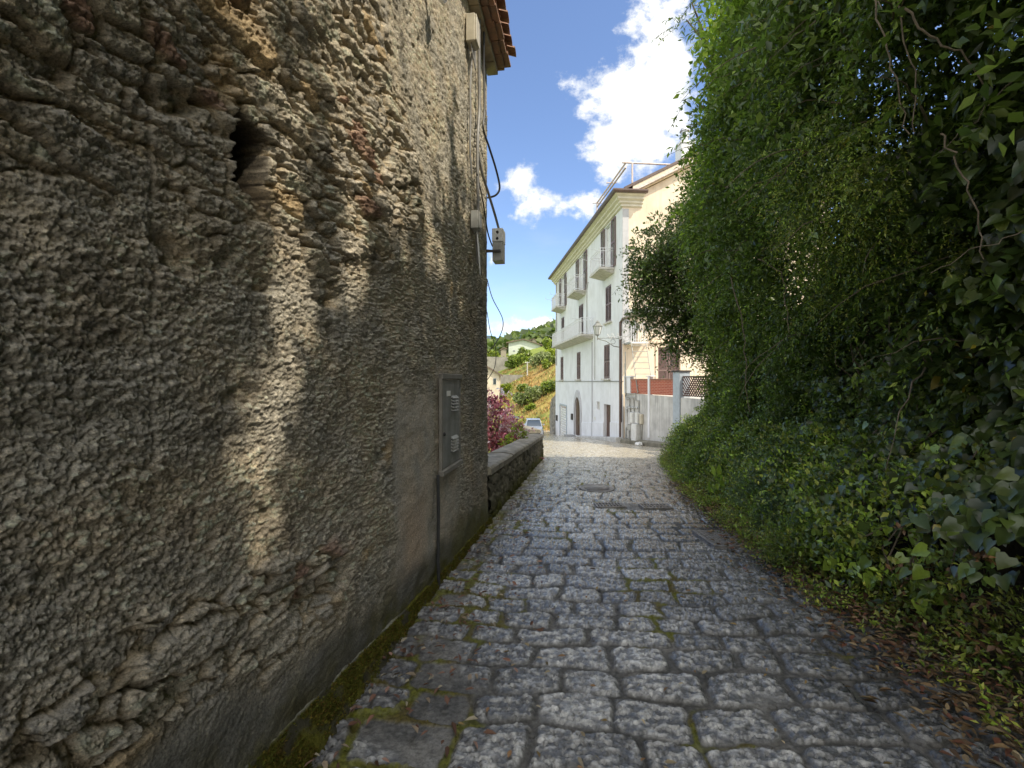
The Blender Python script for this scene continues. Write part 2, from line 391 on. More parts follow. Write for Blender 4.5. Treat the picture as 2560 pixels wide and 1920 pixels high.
# colours (albedo, plus painted shade in the putlog hole)
tan = (.37,.305,.215); grey = (.285,.262,.215); ochre = (.40,.27,.12); brickc = (.27,.12,.08); dark = (.13,.115,.09); pale = (.47,.42,.33)
t1 = sst(-.3, .4, fbm(S*2.3, Z*2.3, 4, 71))
Cw = mix(np.broadcast_to(grey, S.shape+(3,)), np.broadcast_to(tan, S.shape+(3,)), t1)
Cw = Cw*(.80+.45*pid[..., None])*(.88+.3*qid[..., None])
rid = np.where(big > .5, gid*7 % 1, cid*5 % 1)
Cs = mix(np.broadcast_to((.30,.275,.23), S.shape+(3,)), np.broadcast_to((.42,.365,.27), S.shape+(3,)), rid)
Cs = np.where((rid > .955)[..., None], np.array((.25,.16,.115)), Cs); Cs = np.where(((rid > .80) & (rid < .85))[..., None], np.array((.36,.27,.155)), Cs)
Cs = mix(np.broadcast_to((.30,.24,.155), S.shape+(3,)), Cs, np.where(big > .5, gedge, edge))
Cw = mix(Cw, Cs*(.85+.3*sst(-.5, .5, fbm(S*12, Z*20, 4, 72)))[..., None], rub)
Cw = mix(Cw, np.broadcast_to(ochre, S.shape+(3,)), .55*sst(.32, .6, fbm(S*2.7, Z*3.2, 4, 73)))
Cw = mix(Cw, np.broadcast_to(dark, S.shape+(3,)), .75*sst(.18, .55, fbm(S*3.6, Z*4.5, 5, 74)))
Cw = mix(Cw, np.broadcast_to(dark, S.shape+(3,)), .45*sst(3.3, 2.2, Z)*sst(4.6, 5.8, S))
Cp = mix(np.broadcast_to((.37,.315,.24), S.shape+(3,)), np.broadcast_to((.275,.26,.225), S.shape+(3,)), sst(-.3, .4, fbm(S*3, Z*2, 4, 75)))
Cp = mix(Cp, np.broadcast_to((.40,.285,.19), S.shape+(3,)), .6*sst(.95, .4, Z)*sst(.05, -.2, np.abs(S-3.6)-.3))
Cw = mix(Cw, Cp, plast*.92)
Cq = mix(np.broadcast_to((.13,.125,.105), S.shape+(3,)), np.broadcast_to((.085,.078,.04), S.shape+(3,)), sst(-.2, .5, fbm(S*3, Z*3, 4, 76)))
Cw = mix(Cw, Cq, plinth)
mossb = sst(.14, .0, Z-gz(Y)-.12-.12*fbm(S*2.5, S*0, 3, 77))*sst(-.2, .35, fbm(S*6, Z*6, 4, 78)+.2)
mossb = np.maximum(mossb, sst(4.0, 5.0, S)*sst(.62, .10, Z-gz(Y)+.2*fbm(S*3, Z*3, 3, 79))*.8)
Cw = mix(Cw, np.broadcast_to((.085,.082,.018), S.shape+(3,)), mossb)
Cw = mix(Cw, np.broadcast_to((.022,.017,.012), S.shape+(3,)), sst(1.16, 1.0, hb)*.95)  # inside of the hole painted dark for its shade
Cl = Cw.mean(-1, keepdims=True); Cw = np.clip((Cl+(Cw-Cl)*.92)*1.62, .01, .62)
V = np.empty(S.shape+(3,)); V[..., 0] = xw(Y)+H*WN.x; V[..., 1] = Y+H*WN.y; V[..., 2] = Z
HOUSE1 = thing('stone_house', 'tall old house with rough weathered rubble and roughcast wall along the left of the lane', 'house', (xw(6.28), 6.28, gz(6.28)))
n = NT('rubble_wall'); a = n.attr('col').outputs['Color']; c = n.objco()
nz = n.noise(c, 110, 5, .7); col = n.mixc(n.ramp(nz, .42, .66, 0, .8), a, n.mixc(.62, a, (.04, .036, .028)))
col = n.mixc(n.ramp(n.noise(c, 46, 6, .78), .50, .66, 0, .8), col, n.mixc(1.0, col, (1.65, 1.6, 1.48), 'MULTIPLY'))
gr = n.noise(c, 150, 3, .8); col = n.mixc(n.ramp(gr, .56, .66, 0, .75), col, n.mixc(1., col, (.38, .36, .34), 'MULTIPLY')); col = n.mixc(n.ramp(gr, .42, .33, 0, .6), col, n.mixc(1., col, (1.7, 1.66, 1.58), 'MULTIPLY'))
hb_ = n.math('ADD', n.noise(c, 85, 6, .8), n.math('MULTIPLY', n.noise(c, 260, 3, .7), .35))
M['rubble'] = n.done(n.bsdf(col, .92, n.bump(hb_, .85, .014), 0, .15))
me = np_mesh('wall', V.reshape(-1, 3), grid_faces(*S.shape), True, {'col': Cw.reshape(-1, 3)})
link('wall', me, M['rubble'], HOUSE1)
M['end_wall'] = simple('end_wall_render', (.36,.31,.23), (.24,.21,.16), 4, .9, .8, 30, dist=.015)
m = MB(); fr = frame((xw(6.28), 6.28, 0), -WN, WT, (0,0,1))
m.box((.10, -.06, -4.2), (7, 0, 6.0), fr); m.box((6.8, -9, -4.2), (7, -.06, 6.0), fr)
m.build('end_wall', M['end_wall'], HOUSE1)
m = MB(); m.box((.03, -9, 5.95), (7.2, .12, 6.0), fr)
m.build('ceiling_slab', M['end_wall'], HOUSE1)
# eaves: three stepped courses of stone and tiles
frh = frame((xw(6.28), 6.28, 0), WN, WT, (0,0,1))
m = MB()
k = -8.6
while k < .14:
    L = random.uniform(.20, .34); o_ = random.uniform(-.012, .012); m.box((-.02, k, 5.86+o_), (.13+o_, min(k+L-.012, .14), 5.945), frh); k += L
m.build('eave_course', M['eave_stone'], HOUSE1, bevel=.006)
m = MB(); k = -8.6
while k < .20:
    L = random.uniform(.22, .30); o_ = random.uniform(-.014, .014); m.box((-.02, k, 5.955+o_*.4), (.22+o_, min(k+L-.01, .2), 5.99+o_*.4), frh)
    o2 = random.uniform(-.014, .014); m.box((-.02, k+.06, 6.0+o2*.3), (.29+o2, min(k+L+.05, .2), 6.035), frh); k += L
m.build('eave_course', M['terracotta'], HOUSE1, bevel=.006)
m = MB(); k = -8.6                               # curved roof tiles, drip edge above the lane
while k < .16:
    w = .095; o_ = random.uniform(-.02, .02)
    for up in (0, 1):
        yy = k+(.10 if up else 0); prof = []
        for j in range(7):
            a_ = math.pi*j/6; prof.append((w*math.cos(a_), w*.62*math.sin(a_)*(1 if up else -1)))
        outer = prof; inner = [(p_*.84, q_*.80) for p_, q_ in prof][::-1]; poly = outer+inner
        zo = 6.075+(.055 if up else .045)
        for seg, (x0, x1) in enumerate(((.36+o_-.09*(1-up), -.12), (-.08, -.55), (-.5, -1.0))):
            vs = []
            for x in (x0, x1):
                zz = zo+(.36-x)*.36+seg*.0
                vs += [frh(x, yy+p_, zz+q_) for p_, q_ in poly]
            nn = len(poly); m.add(vs, [tuple(range(nn)), tuple(range(nn, 2*nn))[::-1]]+[(i, (i+1) % nn, nn+(i+1) % nn, nn+i) for i in range(nn)])
    k += .205
m.build('roof_tiles', M['terracotta'], HOUSE1)
m = MB(); m.hexa([frh(.2, -8.6, 6.05), frh(.2, .2, 6.05), frh(-3.6, .2, 6.05), frh(-3.6, -8.6, 6.05), frh(.2, -8.6, 6.12), frh(.2, .2, 6.12), frh(-3.6, .2, 7.5), frh(-3.6, -8.6, 7.5)])
m.hexa([frh(-3.6, -8.6, 6.05), frh(-3.6, .2, 6.05), frh(-7.3, .2, 6.05), frh(-7.3, -8.6, 6.05), frh(-3.6, -8.6, 7.5), frh(-3.6, .2, 7.5), frh(-7.3, .2, 6.1), frh(-7.3, -8.6, 6.1)])
m.build('roof', M['terracotta'], HOUSE1)
# sloping mossy fillet at the wall foot
ys = np.concatenate([np.arange(-1.6, 1.2, .06), np.arange(1.2, 6.3, .02)]); us = np.linspace(0, 1, 26)
Yf, U = np.meshgrid(ys, us, indexing='ij')
hgt = np.interp(Yf, [-2, 1.7, 2.85, 3.4, 4.2, 6.3], [.27, .25, .185, .14, .12, .10]); wid = np.interp(Yf, [-2, 1.7, 2.9, 3.6, 4.5, 6.3], [.17, .15, .11, .07, .06, .05])*(1+.55*fbm(Yf*4.5, Yf*0+3, 4, 85))
nz = fbm(Yf*9, U*3, 4, 81)*.022+fbm(Yf*34, U*9, 3, 82)*.008
X = xw(Yf)+.022+wid*U*(.75+.25*U)+nz*.7*np.sin(np.pi*np.clip(U, .02, 1)); Zf = gz(Yf)-.03+(hgt+.03)*(1-U)**.9+nz
X[:, 0] -= .05
ridge_ = sst(.10, .02, U)*sst(3.4, 3.0, Yf)
Cf = mix(np.broadcast_to((.105,.10,.018), U.shape+(3,)), np.broadcast_to((.12,.075,.022), U.shape+(3,)), sst(.1, .5, fbm(Yf*3, U*2, 4, 83)+.35*(U-.5)+.12*sst(2.5, 5, Yf)))
Cf = mix(Cf, np.broadcast_to((.055,.05,.038), U.shape+(3,)), .9*sst(-.02, .28, fbm(Yf*5, U*2.2, 4, 84)))
Cf = mix(Cf, np.broadcast_to((.30,.29,.25), U.shape+(3,)), ridge_*.9)*1.5
me = np_mesh('plinth', np.stack([X, Yf-(.155*.0), Zf], -1).reshape(-1, 3), grid_faces(*U.shape), True, {'col': Cf.reshape(-1, 3)})
n = NT('mossy_plinth'); a = n.attr('col').outputs['Color']; c = n.objco()
M['mossy'] = n.done(n.bsdf(n.mixc(n.ramp(n.noise(c, 90, 4, .7), .35, .7, 0, .7), a, n.mixc(.6, a, (.01,.01,.0))), .95, n.bump(n.noise(c, 130, 5, .7), .8, .012), 0, .1))
link('plinth', me, M['mossy'], HOUSE1)

# things fixed to the old wall
def wf(y, z, out=0.0): return frame(wallp(y, z, out), WT, WN, (0,0,1))      # local x along the wall, y out of it
M['patch_render'] = simple('patch_render', (.27,.25,.21), (.20,.185,.155), 5, .9, .6, 45, dist=.008)
cab = thing('utility_cabinet', 'grey metal utility cabinet door with two louvred vents set into the rough wall', 'utility cabinet', wallp(4.42, .8, .02))
f_ = wf(4.42, 0, .03)
m = MB()
for a, b in (((-.325,0,.76),(-.285,.03,1.66)), ((.285,0,.80),(.33,.025,1.66)), ((-.325,0,1.62),(.33,.04,1.67)), ((-.34,0,.755),(.33,.05,.80))): m.box(a, b, f_)
m.build('frame', M['patch_render'], cab, bevel=.006)
m = MB(); m.box((-.28, .0, .805), (.28, .022, 1.615), f_); door = m.build('door', M['grey_metal'], cab, bevel=.004)
for zc in (1.32, .93):
    m = MB()
    for i in range(5):
        z_ = zc+i*.030; m.prism([(0, 0), (.026, -.004), (.0, .02)], -.02, .17, lambda p, w, q, z_=z_: f_(w, .0235+p, z_+q))
    m.build('vent', M['box_grey'], door)
m = MB(); m.box((-.16, .0225, 1.46), (-.04, .0255, 1.51), f_); m.build('sticker', M['box_white'], door)
m = MB(); m.lathe(f_(-.245, .022, 1.12), [(.016, 0), (.016, .012), (.008, .016)], 10, WN); m.build('lock', M['dark_metal'], door)
for z_ in (.92, 1.5): m = MB(); m.tube([f_(.283, .028, z_-.04), f_(.283, .028, z_+.04)], .008, 8); m.build('hinge', M['grey_metal'], cab)
m = MB(); m.tube([wallp(4.03, .78, .045), wallp(4.03, .4, .05), wallp(4.03, .02, .045), wallp(4.03, -.22, .055)], .014, 10)
tag(m.build('conduit', M['cable_black'], None, wallp(4.03, -.2, .04), True), 'thin black conduit running down the wall below the utility cabinet to the ground', 'pipe')

jb = thing('junction_box', 'beige junction box under the eaves at the top of the cable run', 'junction box', wallp(5.13, 5.33, .03))
f_ = wf(5.13, 5.48, .03); m = MB(); m.box((-.09, 0, -.15), (.09, .10, .15), f_); m.build('body', M['box_beige'], jb, bevel=.008)
m = MB(); m.box((-.083, .1005, -.142), (.083, .118, .142), f_); m.build('lid', M['box_beige'], jb, bevel=.008)
for i, o_ in enumerate((-.05, 0, .05)):
    m = MB(); m.tube([f_(o_, .05, -.15), f_(o_+.005, .06, -.25-.03*i), f_(o_+.05, .06, -.30-.02*i), f_(o_+.09, .05, -.22), f_(o_+.12, .04, -.08)], .007, 6); m.build('lead', M['cable_grey'], jb, smooth=True)
jb = thing('junction_box', 'small grey junction box at the lower end of the cable run on the rough wall', 'junction box', wallp(5.33, 3.35, .03))
f_ = wf(5.33, 3.45, .03); m = MB(); m.box((-.075, 0, -.10), (.075, .085, .10), f_); m.build('body', M['box_grey'], jb, bevel=.007)
m = MB(); m.box((-.07, .0855, -.095), (.07, .10, .095), f_); m.build('lid', M['box_grey'], jb, bevel=.006)
m = MB(); m.lathe(f_(.02, .10, -.075), [(.008, 0), (.008, .004)], 8, WN); m.build('screw', M['dark_metal'], jb)
# meter box hung on a bracket past the corner
mb = thing('electrical_box', 'grey box with white top plate and two screws past the corner of the old wall', 'electrical box', wallp(6.2, 3.2, .08))
f_ = wf(6.28, 3.46, .06)
m = MB(); m.box((-.07, .03, -.24), (.13, .17, .015), f_); m.build('body', M['box_grey'], mb, bevel=.008)
m = MB(); m.box((-.075, .025, .018), (.135, .175, .20), f_); top = m.build('top_plate', M['box_white'], mb, bevel=.008)
for z_ in (.06, .145):
    m = MB(); m.lathe(f_(-.074, .10, z_), [(.018, 0), (.018, .012), (.008, .02)], 10, -WT); m.build('screw', M['dark_metal'], top)
m = MB(); m.box((-.11, -.06, -.13), (-.085, .15, -.10), f_); m.box((-.10,-.06,-.125), (-.0705,.02,-.105), f_); m.build('bracket', M['dark_metal'], mb)
# security camera high on the wall
sc_ = thing('security_camera', 'white bullet security camera on a small arm at the top of the wall', 'security camera', wallp(3.75, 4.6, .05))
f_ = wf(3.75, 4.78, .04); m = MB(); m.lathe(f_(0, 0, .08), [(.05, 0), (.05, .025), (.03, .035)], 14, WN); m.tube([f_(0, .03, .08), f_(.0, .11, .07), f_(0, .12, .0)], .018, 10); m.build('arm', M['box_white'], sc_, smooth=True)
axd = (WT*-.80+WN*.25+Vector((0,0,-.5))).normalized(); cc_ = Vector(f_(.05, .12, -.02))
m = MB(); m.lathe(cc_-axd*.06, [(.03, 0), (.042, .01), (.042, .15), (.047, .155), (.047, .19), (.036, .19), (.034, .175)], 18, axd); m.build('body', M['box_white'], sc_, smooth=True)
m = MB(); m.lathe(cc_+axd*.118, [(.033, 0), (.030, .006), (.012, .009)], 16, axd); m.build('lens', M['car_glass'], sc_, smooth=True)
# cables
def cable(pts, r, name, label, mat): 
    p = [Vector(q) for q in pts]; out = []
    for i in range(len(p)-1):
        p0 = p[max(i-1, 0)]; p3 = p[min(i+2, len(p)-1)]
        for j in range(6):
            t = j/6; out.append(.5*((2*p[i])+(p[i+1]-p0)*t+(2*p0-5*p[i]+4*p[i+1]-p3)*t*t+(3*p[i]-p0-3*p[i+1]+p3)*t**3))
    out.append(p[-1]); m = MB(); m.tube(out, r, 7)
    return tag(m.build(name, mat, None, out[-1], True), label, 'cable')
W_ = wallp
cable([W_(5.42, 5.95, .09), W_(5.50, 5.4, .07), W_(5.54, 4.9, .065), W_(5.48, 4.5, .06), W_(5.47, 4.1, .06), W_(5.5, 3.62, .06), W_(5.48, 3.3, .05), W_(5.47, 3.0, .07)], .020, 'cable', 'thick grey cable running straight down the wall from the eaves past both boxes', M['cable_grey'])
cable([W_(5.20, 5.30, .06), W_(5.16, 4.9, .05), W_(5.17, 4.6, .05), W_(5.15, 4.2, .05), W_(5.22, 3.95, .05)], .012, 'cable', 'thin grey cable dropping from the beige box, nearest the camera', M['cable_grey'])
cable([W_(5.55, 6.0, .12), W_(5.72, 5.6, .08), W_(5.76, 5.0, .08), W_(5.70, 4.72, .08), W_(5.95, 4.62, .10), W_(6.22, 4.45, .14), W_(6.32, 4.25, .17), W_(6.30, 4.14, .12), W_(6.32, 4.12, .0)], .014, 'cable', 'black cable whose upper loop bulges out past the corner of the wall', M['cable_black'])
cable([W_(5.47, 4.32, .07), W_(5.6, 4.12, .09), W_(5.9, 3.98, .11), W_(6.2, 3.76, .15), W_(6.34, 3.55, .18), W_(6.33, 3.40, .13), W_(6.33, 3.40, -.02)], .017, 'cable', 'grey cable whose lower loop bulges out past the corner above the white plate', M['cable_grey'])
cable([W_(5.44, 4.05, .06), W_(5.7, 3.85, .07), W_(6.0, 3.55, .07), W_(6.22, 3.42, .09)], .009, 'cable', 'thin black cable slanting from the cable run to the box at the corner', M['cable_black'])
cable([W_(5.36, 3.35, .08), W_(5.38, 3.05, .10), W_(5.44, 2.86, .10), W_(5.50, 2.98, .08), W_(5.48, 3.25, .07)], .009, 'cable', 'short white cable loop hanging below the small grey junction box', M['box_white'])
cable([W_(6.30, 3.0, .0), W_(6.36, 2.75, .06), W_(6.40, 2.45, .20), W_(6.38, 2.22, .16), W_(6.34, 1.98, .0)], .006, 'cable', 'loose black wire loop hanging off the wall corner beside the hillside view, outer one', M['cable_black'])
cable([W_(6.30, 2.55, .0), W_(6.36, 2.3, .03), W_(6.40, 2.05, .10), W_(6.38, 1.8, .09), W_(6.32, 1.62, .0)], .005, 'cable', 'thin loose wire loop crossing low behind the outer loop at the wall corner', M['cable_black'])

# ------------------------------------------------------------------ cobbled lane
def road_rows():
    d = [-6.0]
    while d[-1] < 1.5: d.append(d[-1]+.05)
    while d[-1] < 65: d.append(d[-1]+min(max(.0055, d[-1]**2/(EYE*FPX*.4)*.8), .12))
    return np.array(d)
ds = road_rows(); ws = np.linspace(-.06, 1.04, 620)
D, Wg = np.meshgrid(ds, ws, indexing='ij')
XL = xl(D)+np.interp(D, [-8, 6, 7], [.02, .02, -.05]); XR = xr(D)+.55*sst(20, 14, D)-.02
X = XL+(XR-XL)*Wg; xc = X-(np.interp(D, [0, 5.5, 15, 30, 65], [.8, 1.5, 2.9, 2.2, 2.0]))
wx = fbm(X*1.4, D*1.4, 3, 101)*.13; wd = fbm(X*1.1, D*1.1, 3, 102)*.16
px_ = xc+wx; pd_ = D+wd+xc*.06
rb = [-7.0]; rr = random.Random(5)
while rb[-1] < 70: rb.append(rb[-1]+rr.choice([.24, .27, .30, .34, .40]))
rb = np.array(rb); ri = np.clip(np.searchsorted(rb, pd_)-1, 0, len(rb)-2)
cb_all = []; 
for k in range(len(rb)):
    c = [-7+rr.random()*.5]
    while c[-1] < 8: c.append(c[-1]+rr.uniform(.27, .55))
    cb_all.append(np.array(c))
keys = np.concatenate([c+k*1000 for k, c in enumerate(cb_all)])
pos = px_+ri*1000; ci = np.clip(np.searchsorted(keys, pos)-1, 0, len(keys)-2)
x0, x1 = keys[ci]-ri*1000, keys[ci+1]-ri*1000; x1 = np.where((x1 > 50) | (x1 < x0), x0+.4, x1)
y0, y1 = rb[ri], rb[ri+1]
rnd = h01(ci, ri, 7); rnd2 = h01(ci, ri, 8)
inset = .008+.016*rnd2
hx = (x1-x0)/2-inset; hy = (y1-y0)/2-inset*.85
qx = np.abs(px_-(x0+x1)/2)-hx+.045; qy = np.abs(pd_-(y0+y1)/2)-hy+.045
sdf = np.hypot(np.maximum(qx, 0), np.maximum(qy, 0))+np.minimum(np.maximum(qx, qy), 0)-.045
sdf += fbm(X*6, D*6, 3, 103)*.018+fbm(X*24, D*24, 3, 104)*.008
stone = sst(.012, -.016, sdf)
wornaway = sst(.42, .58, fbm(X*.6, D*.6, 3, 105)+.5*(rnd-.5)+.22*sst(.9, .0, X-XL))      # places where cement covers the stones
stone_v = stone*(1-.85*wornaway)
pitn = fbm(X*15+wx*6, D*21, 4, 106, .6); pitr = np.abs(fbm(X*12, D*17, 3, 107))
dome = np.clip(-sdf/.10, 0, 1)
nearf = sst(26, 8, D)
crk = np.abs(fbm(X*2.3+wx*3, D*2.3+wd*3, 4, 108)); crack = sst(.016, .004, crk)*(1-stone)*sst(16, 6, D)
Hh = stone_v*(.016+.006*dome*rnd+(rnd2-.5)*.010)+stone_v*(pitn*.015-.018*sst(.11, .0, pitr)*sst(-.2, .3, pitn+.25)+fbm(X*40, D*52, 2, 120)*.004)+(1-stone_v)*(fbm(X*12, D*12, 3, 109)*.006+fbm(X*45, D*45, 2, 110)*.002)
Hh = Hh-crack*.012-sst(.03, .0, np.abs(sdf))*.006*(1-wornaway)
und = fbm(X*.8, D*.8, 3, 111)*.02
u_ = (X-XL)/np.maximum(XR-XL, .1)
cross = .05*(np.clip(u_, 0, 1)-.5)**2*4*np.interp(D, [0, 12], [1, .4])
Zr = gz(D)+Hh*(.35+.65*nearf)+und*.6+cross-.012
covm = np.zeros(X.shape)
def road_z(x, y): return gz(y)+.05*((np.clip((x-xl(y))/(xr(y)-xl(y)), 0, 1)-.5)**2)*4*np.interp(y, [0, 12], [1, .4])
for cx_, cy_, hx_, hy_ in ((1.62, 7.62, .24, .17), (2.34, 7.50, .24, .17), (2.62, 5.6, .30, .34), (1.70, 9.25, .34, 0)):
    q_ = sst(.06, .02, np.maximum(np.abs(X-cx_)-hx_, np.abs(D-cy_)-hy_) if hy_ else np.hypot(X-cx_, D-cy_)-hx_)
    Zr = Zr*(1-q_)+(gz(D)+road_z(cx_, cy_)-gz(cy_)-.022)*q_; covm = np.maximum(covm, q_)
# moss in the joints, mostly on the left and in a few cross bands
mo = fbm(X*1.0, D*.9, 4, 112)+.34*sst(1.5, .1, X-XL)+.34*sst(-.75, .0, xc)*sst(.6, -.2, xc)-.0-.35*sst(.9, 1.9, xc)
moss_m = sst(.20, .42, mo-.28*stone+.25*fbm(X*6, D*6, 4, 113))*sst(.03, -.005, np.where(sdf > -.02, -.0, .06)+pitn*.02)
moss_m = np.maximum(moss_m*sst(24, 9, D), sst(.5, .05, X-XL)*sst(-.1, .3, fbm(X*3, D*2.2, 4, 114))*sst(3, 6.2, D)*.9)
moss_m = moss_m*(1-covm); Zr += moss_m*(.008+.012*np.clip(fbm(X*30, D*30, 3, 115)+.3, 0, 1))
dirt = np.clip(sst(.75, .1, XR-X+.25*fbm(X*2, D*2, 3, 116))*sst(16, 11, D)+.45*sst(.45, .0, X-XL), 0, 1)
sc3 = mix(np.broadcast_to((.085,.086,.088), X.shape+(3,)), np.broadcast_to((.39,.39,.385), X.shape+(3,)), np.clip(.45*rnd+.9*sst(-.25,.35,pitn)-.28, 0, 1))
mc3 = mix(np.broadcast_to((.095,.093,.088), X.shape+(3,)), np.broadcast_to((.19,.182,.168), X.shape+(3,)), sst(-.3, .4, fbm(X*3, D*3, 4, 117)))
joint = sst(.035, .0, np.abs(sdf-.006))*(1-wornaway)
sc3 = sc3*((1-.5*sst(.50, .92, u_))*(1+.45*np.exp(-((u_-.36)/.2)**2)))[..., None]; mc3 = mc3*(1-.3*sst(.5, .92, u_))[..., None]  # centre stones paler, right side darker: sky sheen put into the colour
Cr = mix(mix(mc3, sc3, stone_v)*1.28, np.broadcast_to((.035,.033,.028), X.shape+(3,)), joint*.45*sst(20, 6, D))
Cr = Cr*(.8+.4*sst(-.4, .4, fbm(X*.9, D*.9, 3, 118)))[..., None]
Cr = mix(Cr, np.broadcast_to((.02,.018,.015), X.shape+(3,)), crack*.9)
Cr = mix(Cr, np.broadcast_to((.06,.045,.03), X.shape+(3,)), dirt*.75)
Cm = mix(np.broadcast_to((.15,.155,.018), X.shape+(3,)), np.broadcast_to((.12,.095,.02), X.shape+(3,)), sst(-.2, .3, fbm(X*5, D*5, 3, 119)))
Cr = mix(Cr, Cm, moss_m*.92)
far = sst(9, 17, D); Cr = mix(Cr, np.broadcast_to((.47,.425,.335), X.shape+(3,))*(.5+.65*stone_v)[..., None], far*.8*(1-moss_m*.6))  # far lane paler and warmer: sunlit patch put into the colour
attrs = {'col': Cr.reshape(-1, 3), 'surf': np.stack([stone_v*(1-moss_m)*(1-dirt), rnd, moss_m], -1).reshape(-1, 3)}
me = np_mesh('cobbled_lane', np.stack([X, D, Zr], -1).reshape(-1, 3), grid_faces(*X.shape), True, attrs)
n = NT('cobbles'); a = n.attr('col').outputs['Color']; sp = n.new('SeparateColor'); n.put(sp.inputs[0], n.attr('surf').outputs['Color']); c = n.objco()
nz = n.noise(c, 45, 6, .7)
col = n.mixc(n.ramp(nz, .35, .68, 0, .75), n.mixc(1., a, (1.35, 1.33, 1.28), 'MULTIPLY'), n.mixc(1., a, (.45, .44, .43), 'MULTIPLY'))
rg = n.math('ADD', n.math('MULTIPLY', sp.outputs[0], -.52), .68); rg = n.math('ADD', rg, n.math('MULTIPLY', n.math('SUBTRACT', nz, .5), .3))
M['cobble'] = n.done(n.bsdf(col, rg, n.bump(n.math('ADD', n.noise(c, 60, 6, .75), n.math('MULTIPLY', n.noise(c, 190, 3, .7), .3)), .5, .008), 0, n.math('ADD', .25, n.math('MULTIPLY', sp.outputs[0], .75))))
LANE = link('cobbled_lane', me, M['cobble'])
tag(LANE, 'worn cobbled lane of grey stones descending between the old wall and the bank', 'lane', kind='structure')

# iron covers in the lane
def road_z(x, y): return gz(y)+.05*((np.clip((x-xl(y))/(xr(y)-xl(y)), 0, 1)-.5)**2)*4*np.interp(y, [0, 12], [1, .4])
def slope(y): return (gz(y+.3)-gz(y-.3))/.6
def road_frame(x, y, dz=.022):
    return frame((x, y, road_z(x, y)+dz), (1, 0, 0), Vector((0, 1, slope(y))).normalized(), (0,0,1))
def grate(x, y, label):
    t = thing('drain_grate', label, 'drain grate', (x, y, road_z(x, y)), 'slotted drain grates across the lane'); f_ = road_frame(x, y, .006)
    m = MB(); w, h = .24, .17
    for a, b in (((-w,-h,-.03),(w,-h+.03,.012)), ((-w,h-.03,-.03),(w,h,.012)), ((-w,-h+.03,-.03),(-w+.03,h-.03,.012)), ((w-.03,-h+.03,-.03),(w,h-.03,.012))): m.box(a, b, f_)
    m.build('frame', M['grate'], t, bevel=.003)
    m = MB()
    for i in range(8): xx = -w+.055+i*.0525; m.box((xx, -h+.03, -.02), (xx+.022, h-.03, .009), f_)
    m.box((-w+.03, -.012, -.02), (w-.03, .012, .0075), f_); m.build('bars', M['grate'], t)
    m = MB(); m.box((-w+.03, -h+.03, -.028), (w-.03, h-.03, -.008), f_); m.build('pit', M['black'], t)  # flat black plate paints the shade inside the drain
grate(1.62, 7.62, 'slotted iron drain grate in the lane, the left one of the pair')
grate(2.34, 7.50, 'slotted iron drain grate in the lane, the right one nearer the bank')
t = thing('manhole_cover', 'round patterned iron manhole cover sunk in the lane beyond the drain grates', 'manhole cover', (1.70, 9.25, road_z(1.7, 9.25))); f_ = road_frame(1.70, 9.25, .0)
m = MB(); m.lathe(f_(0,0,-.02), [(.34, 0), (.34, .034), (.30, .034), (.30, .02)], 40); m.build('rim', M['grate'], t)
m = MB(); m.lathe(f_(0,0,-.02), [(.296, 0), (.296, .03)], 40)
for i in range(-8, 9):
    for j in range(-8, 9):
        if math.hypot(i*.034, j*.034) < .27: m.box((i*.034-.010, j*.034-.010, .0095), (i*.034+.010, j*.034+.010, .016), f_)
m.build('lid', M['grate'], t)
t = thing('access_cover', 'square chequered iron access cover at the right edge of the lane', 'access cover', (2.62, 5.6, road_z(2.62, 5.6))); f_ = road_frame(2.62, 5.6, -.004)
m = MB()
for a, b in (((-.30,-.34,-.03),(.30,-.305,.012)), ((-.30,.305,-.03),(.30,.34,.012)), ((-.30,-.305,-.03),(-.27,.305,.012)), ((.27,-.305,-.03),(.30,.305,.012))): m.box(a, b, f_)
m.build('frame', M['grate'], t, bevel=.003)
m = MB(); m.box((-.265, -.30, -.03), (.265, .30, .006), f_)
for i in range(13):
    for j in range(15):
        xx = -.24+i*.04; yy = -.28+j*.04; q = .013 if (i+j) % 2 else .007; q2 = .007 if (i+j) % 2 else .013; m.box((xx-q, yy-q2, .0055), (xx+q, yy+q2, .011), f_)
m.build('lid', M['grate'], t)

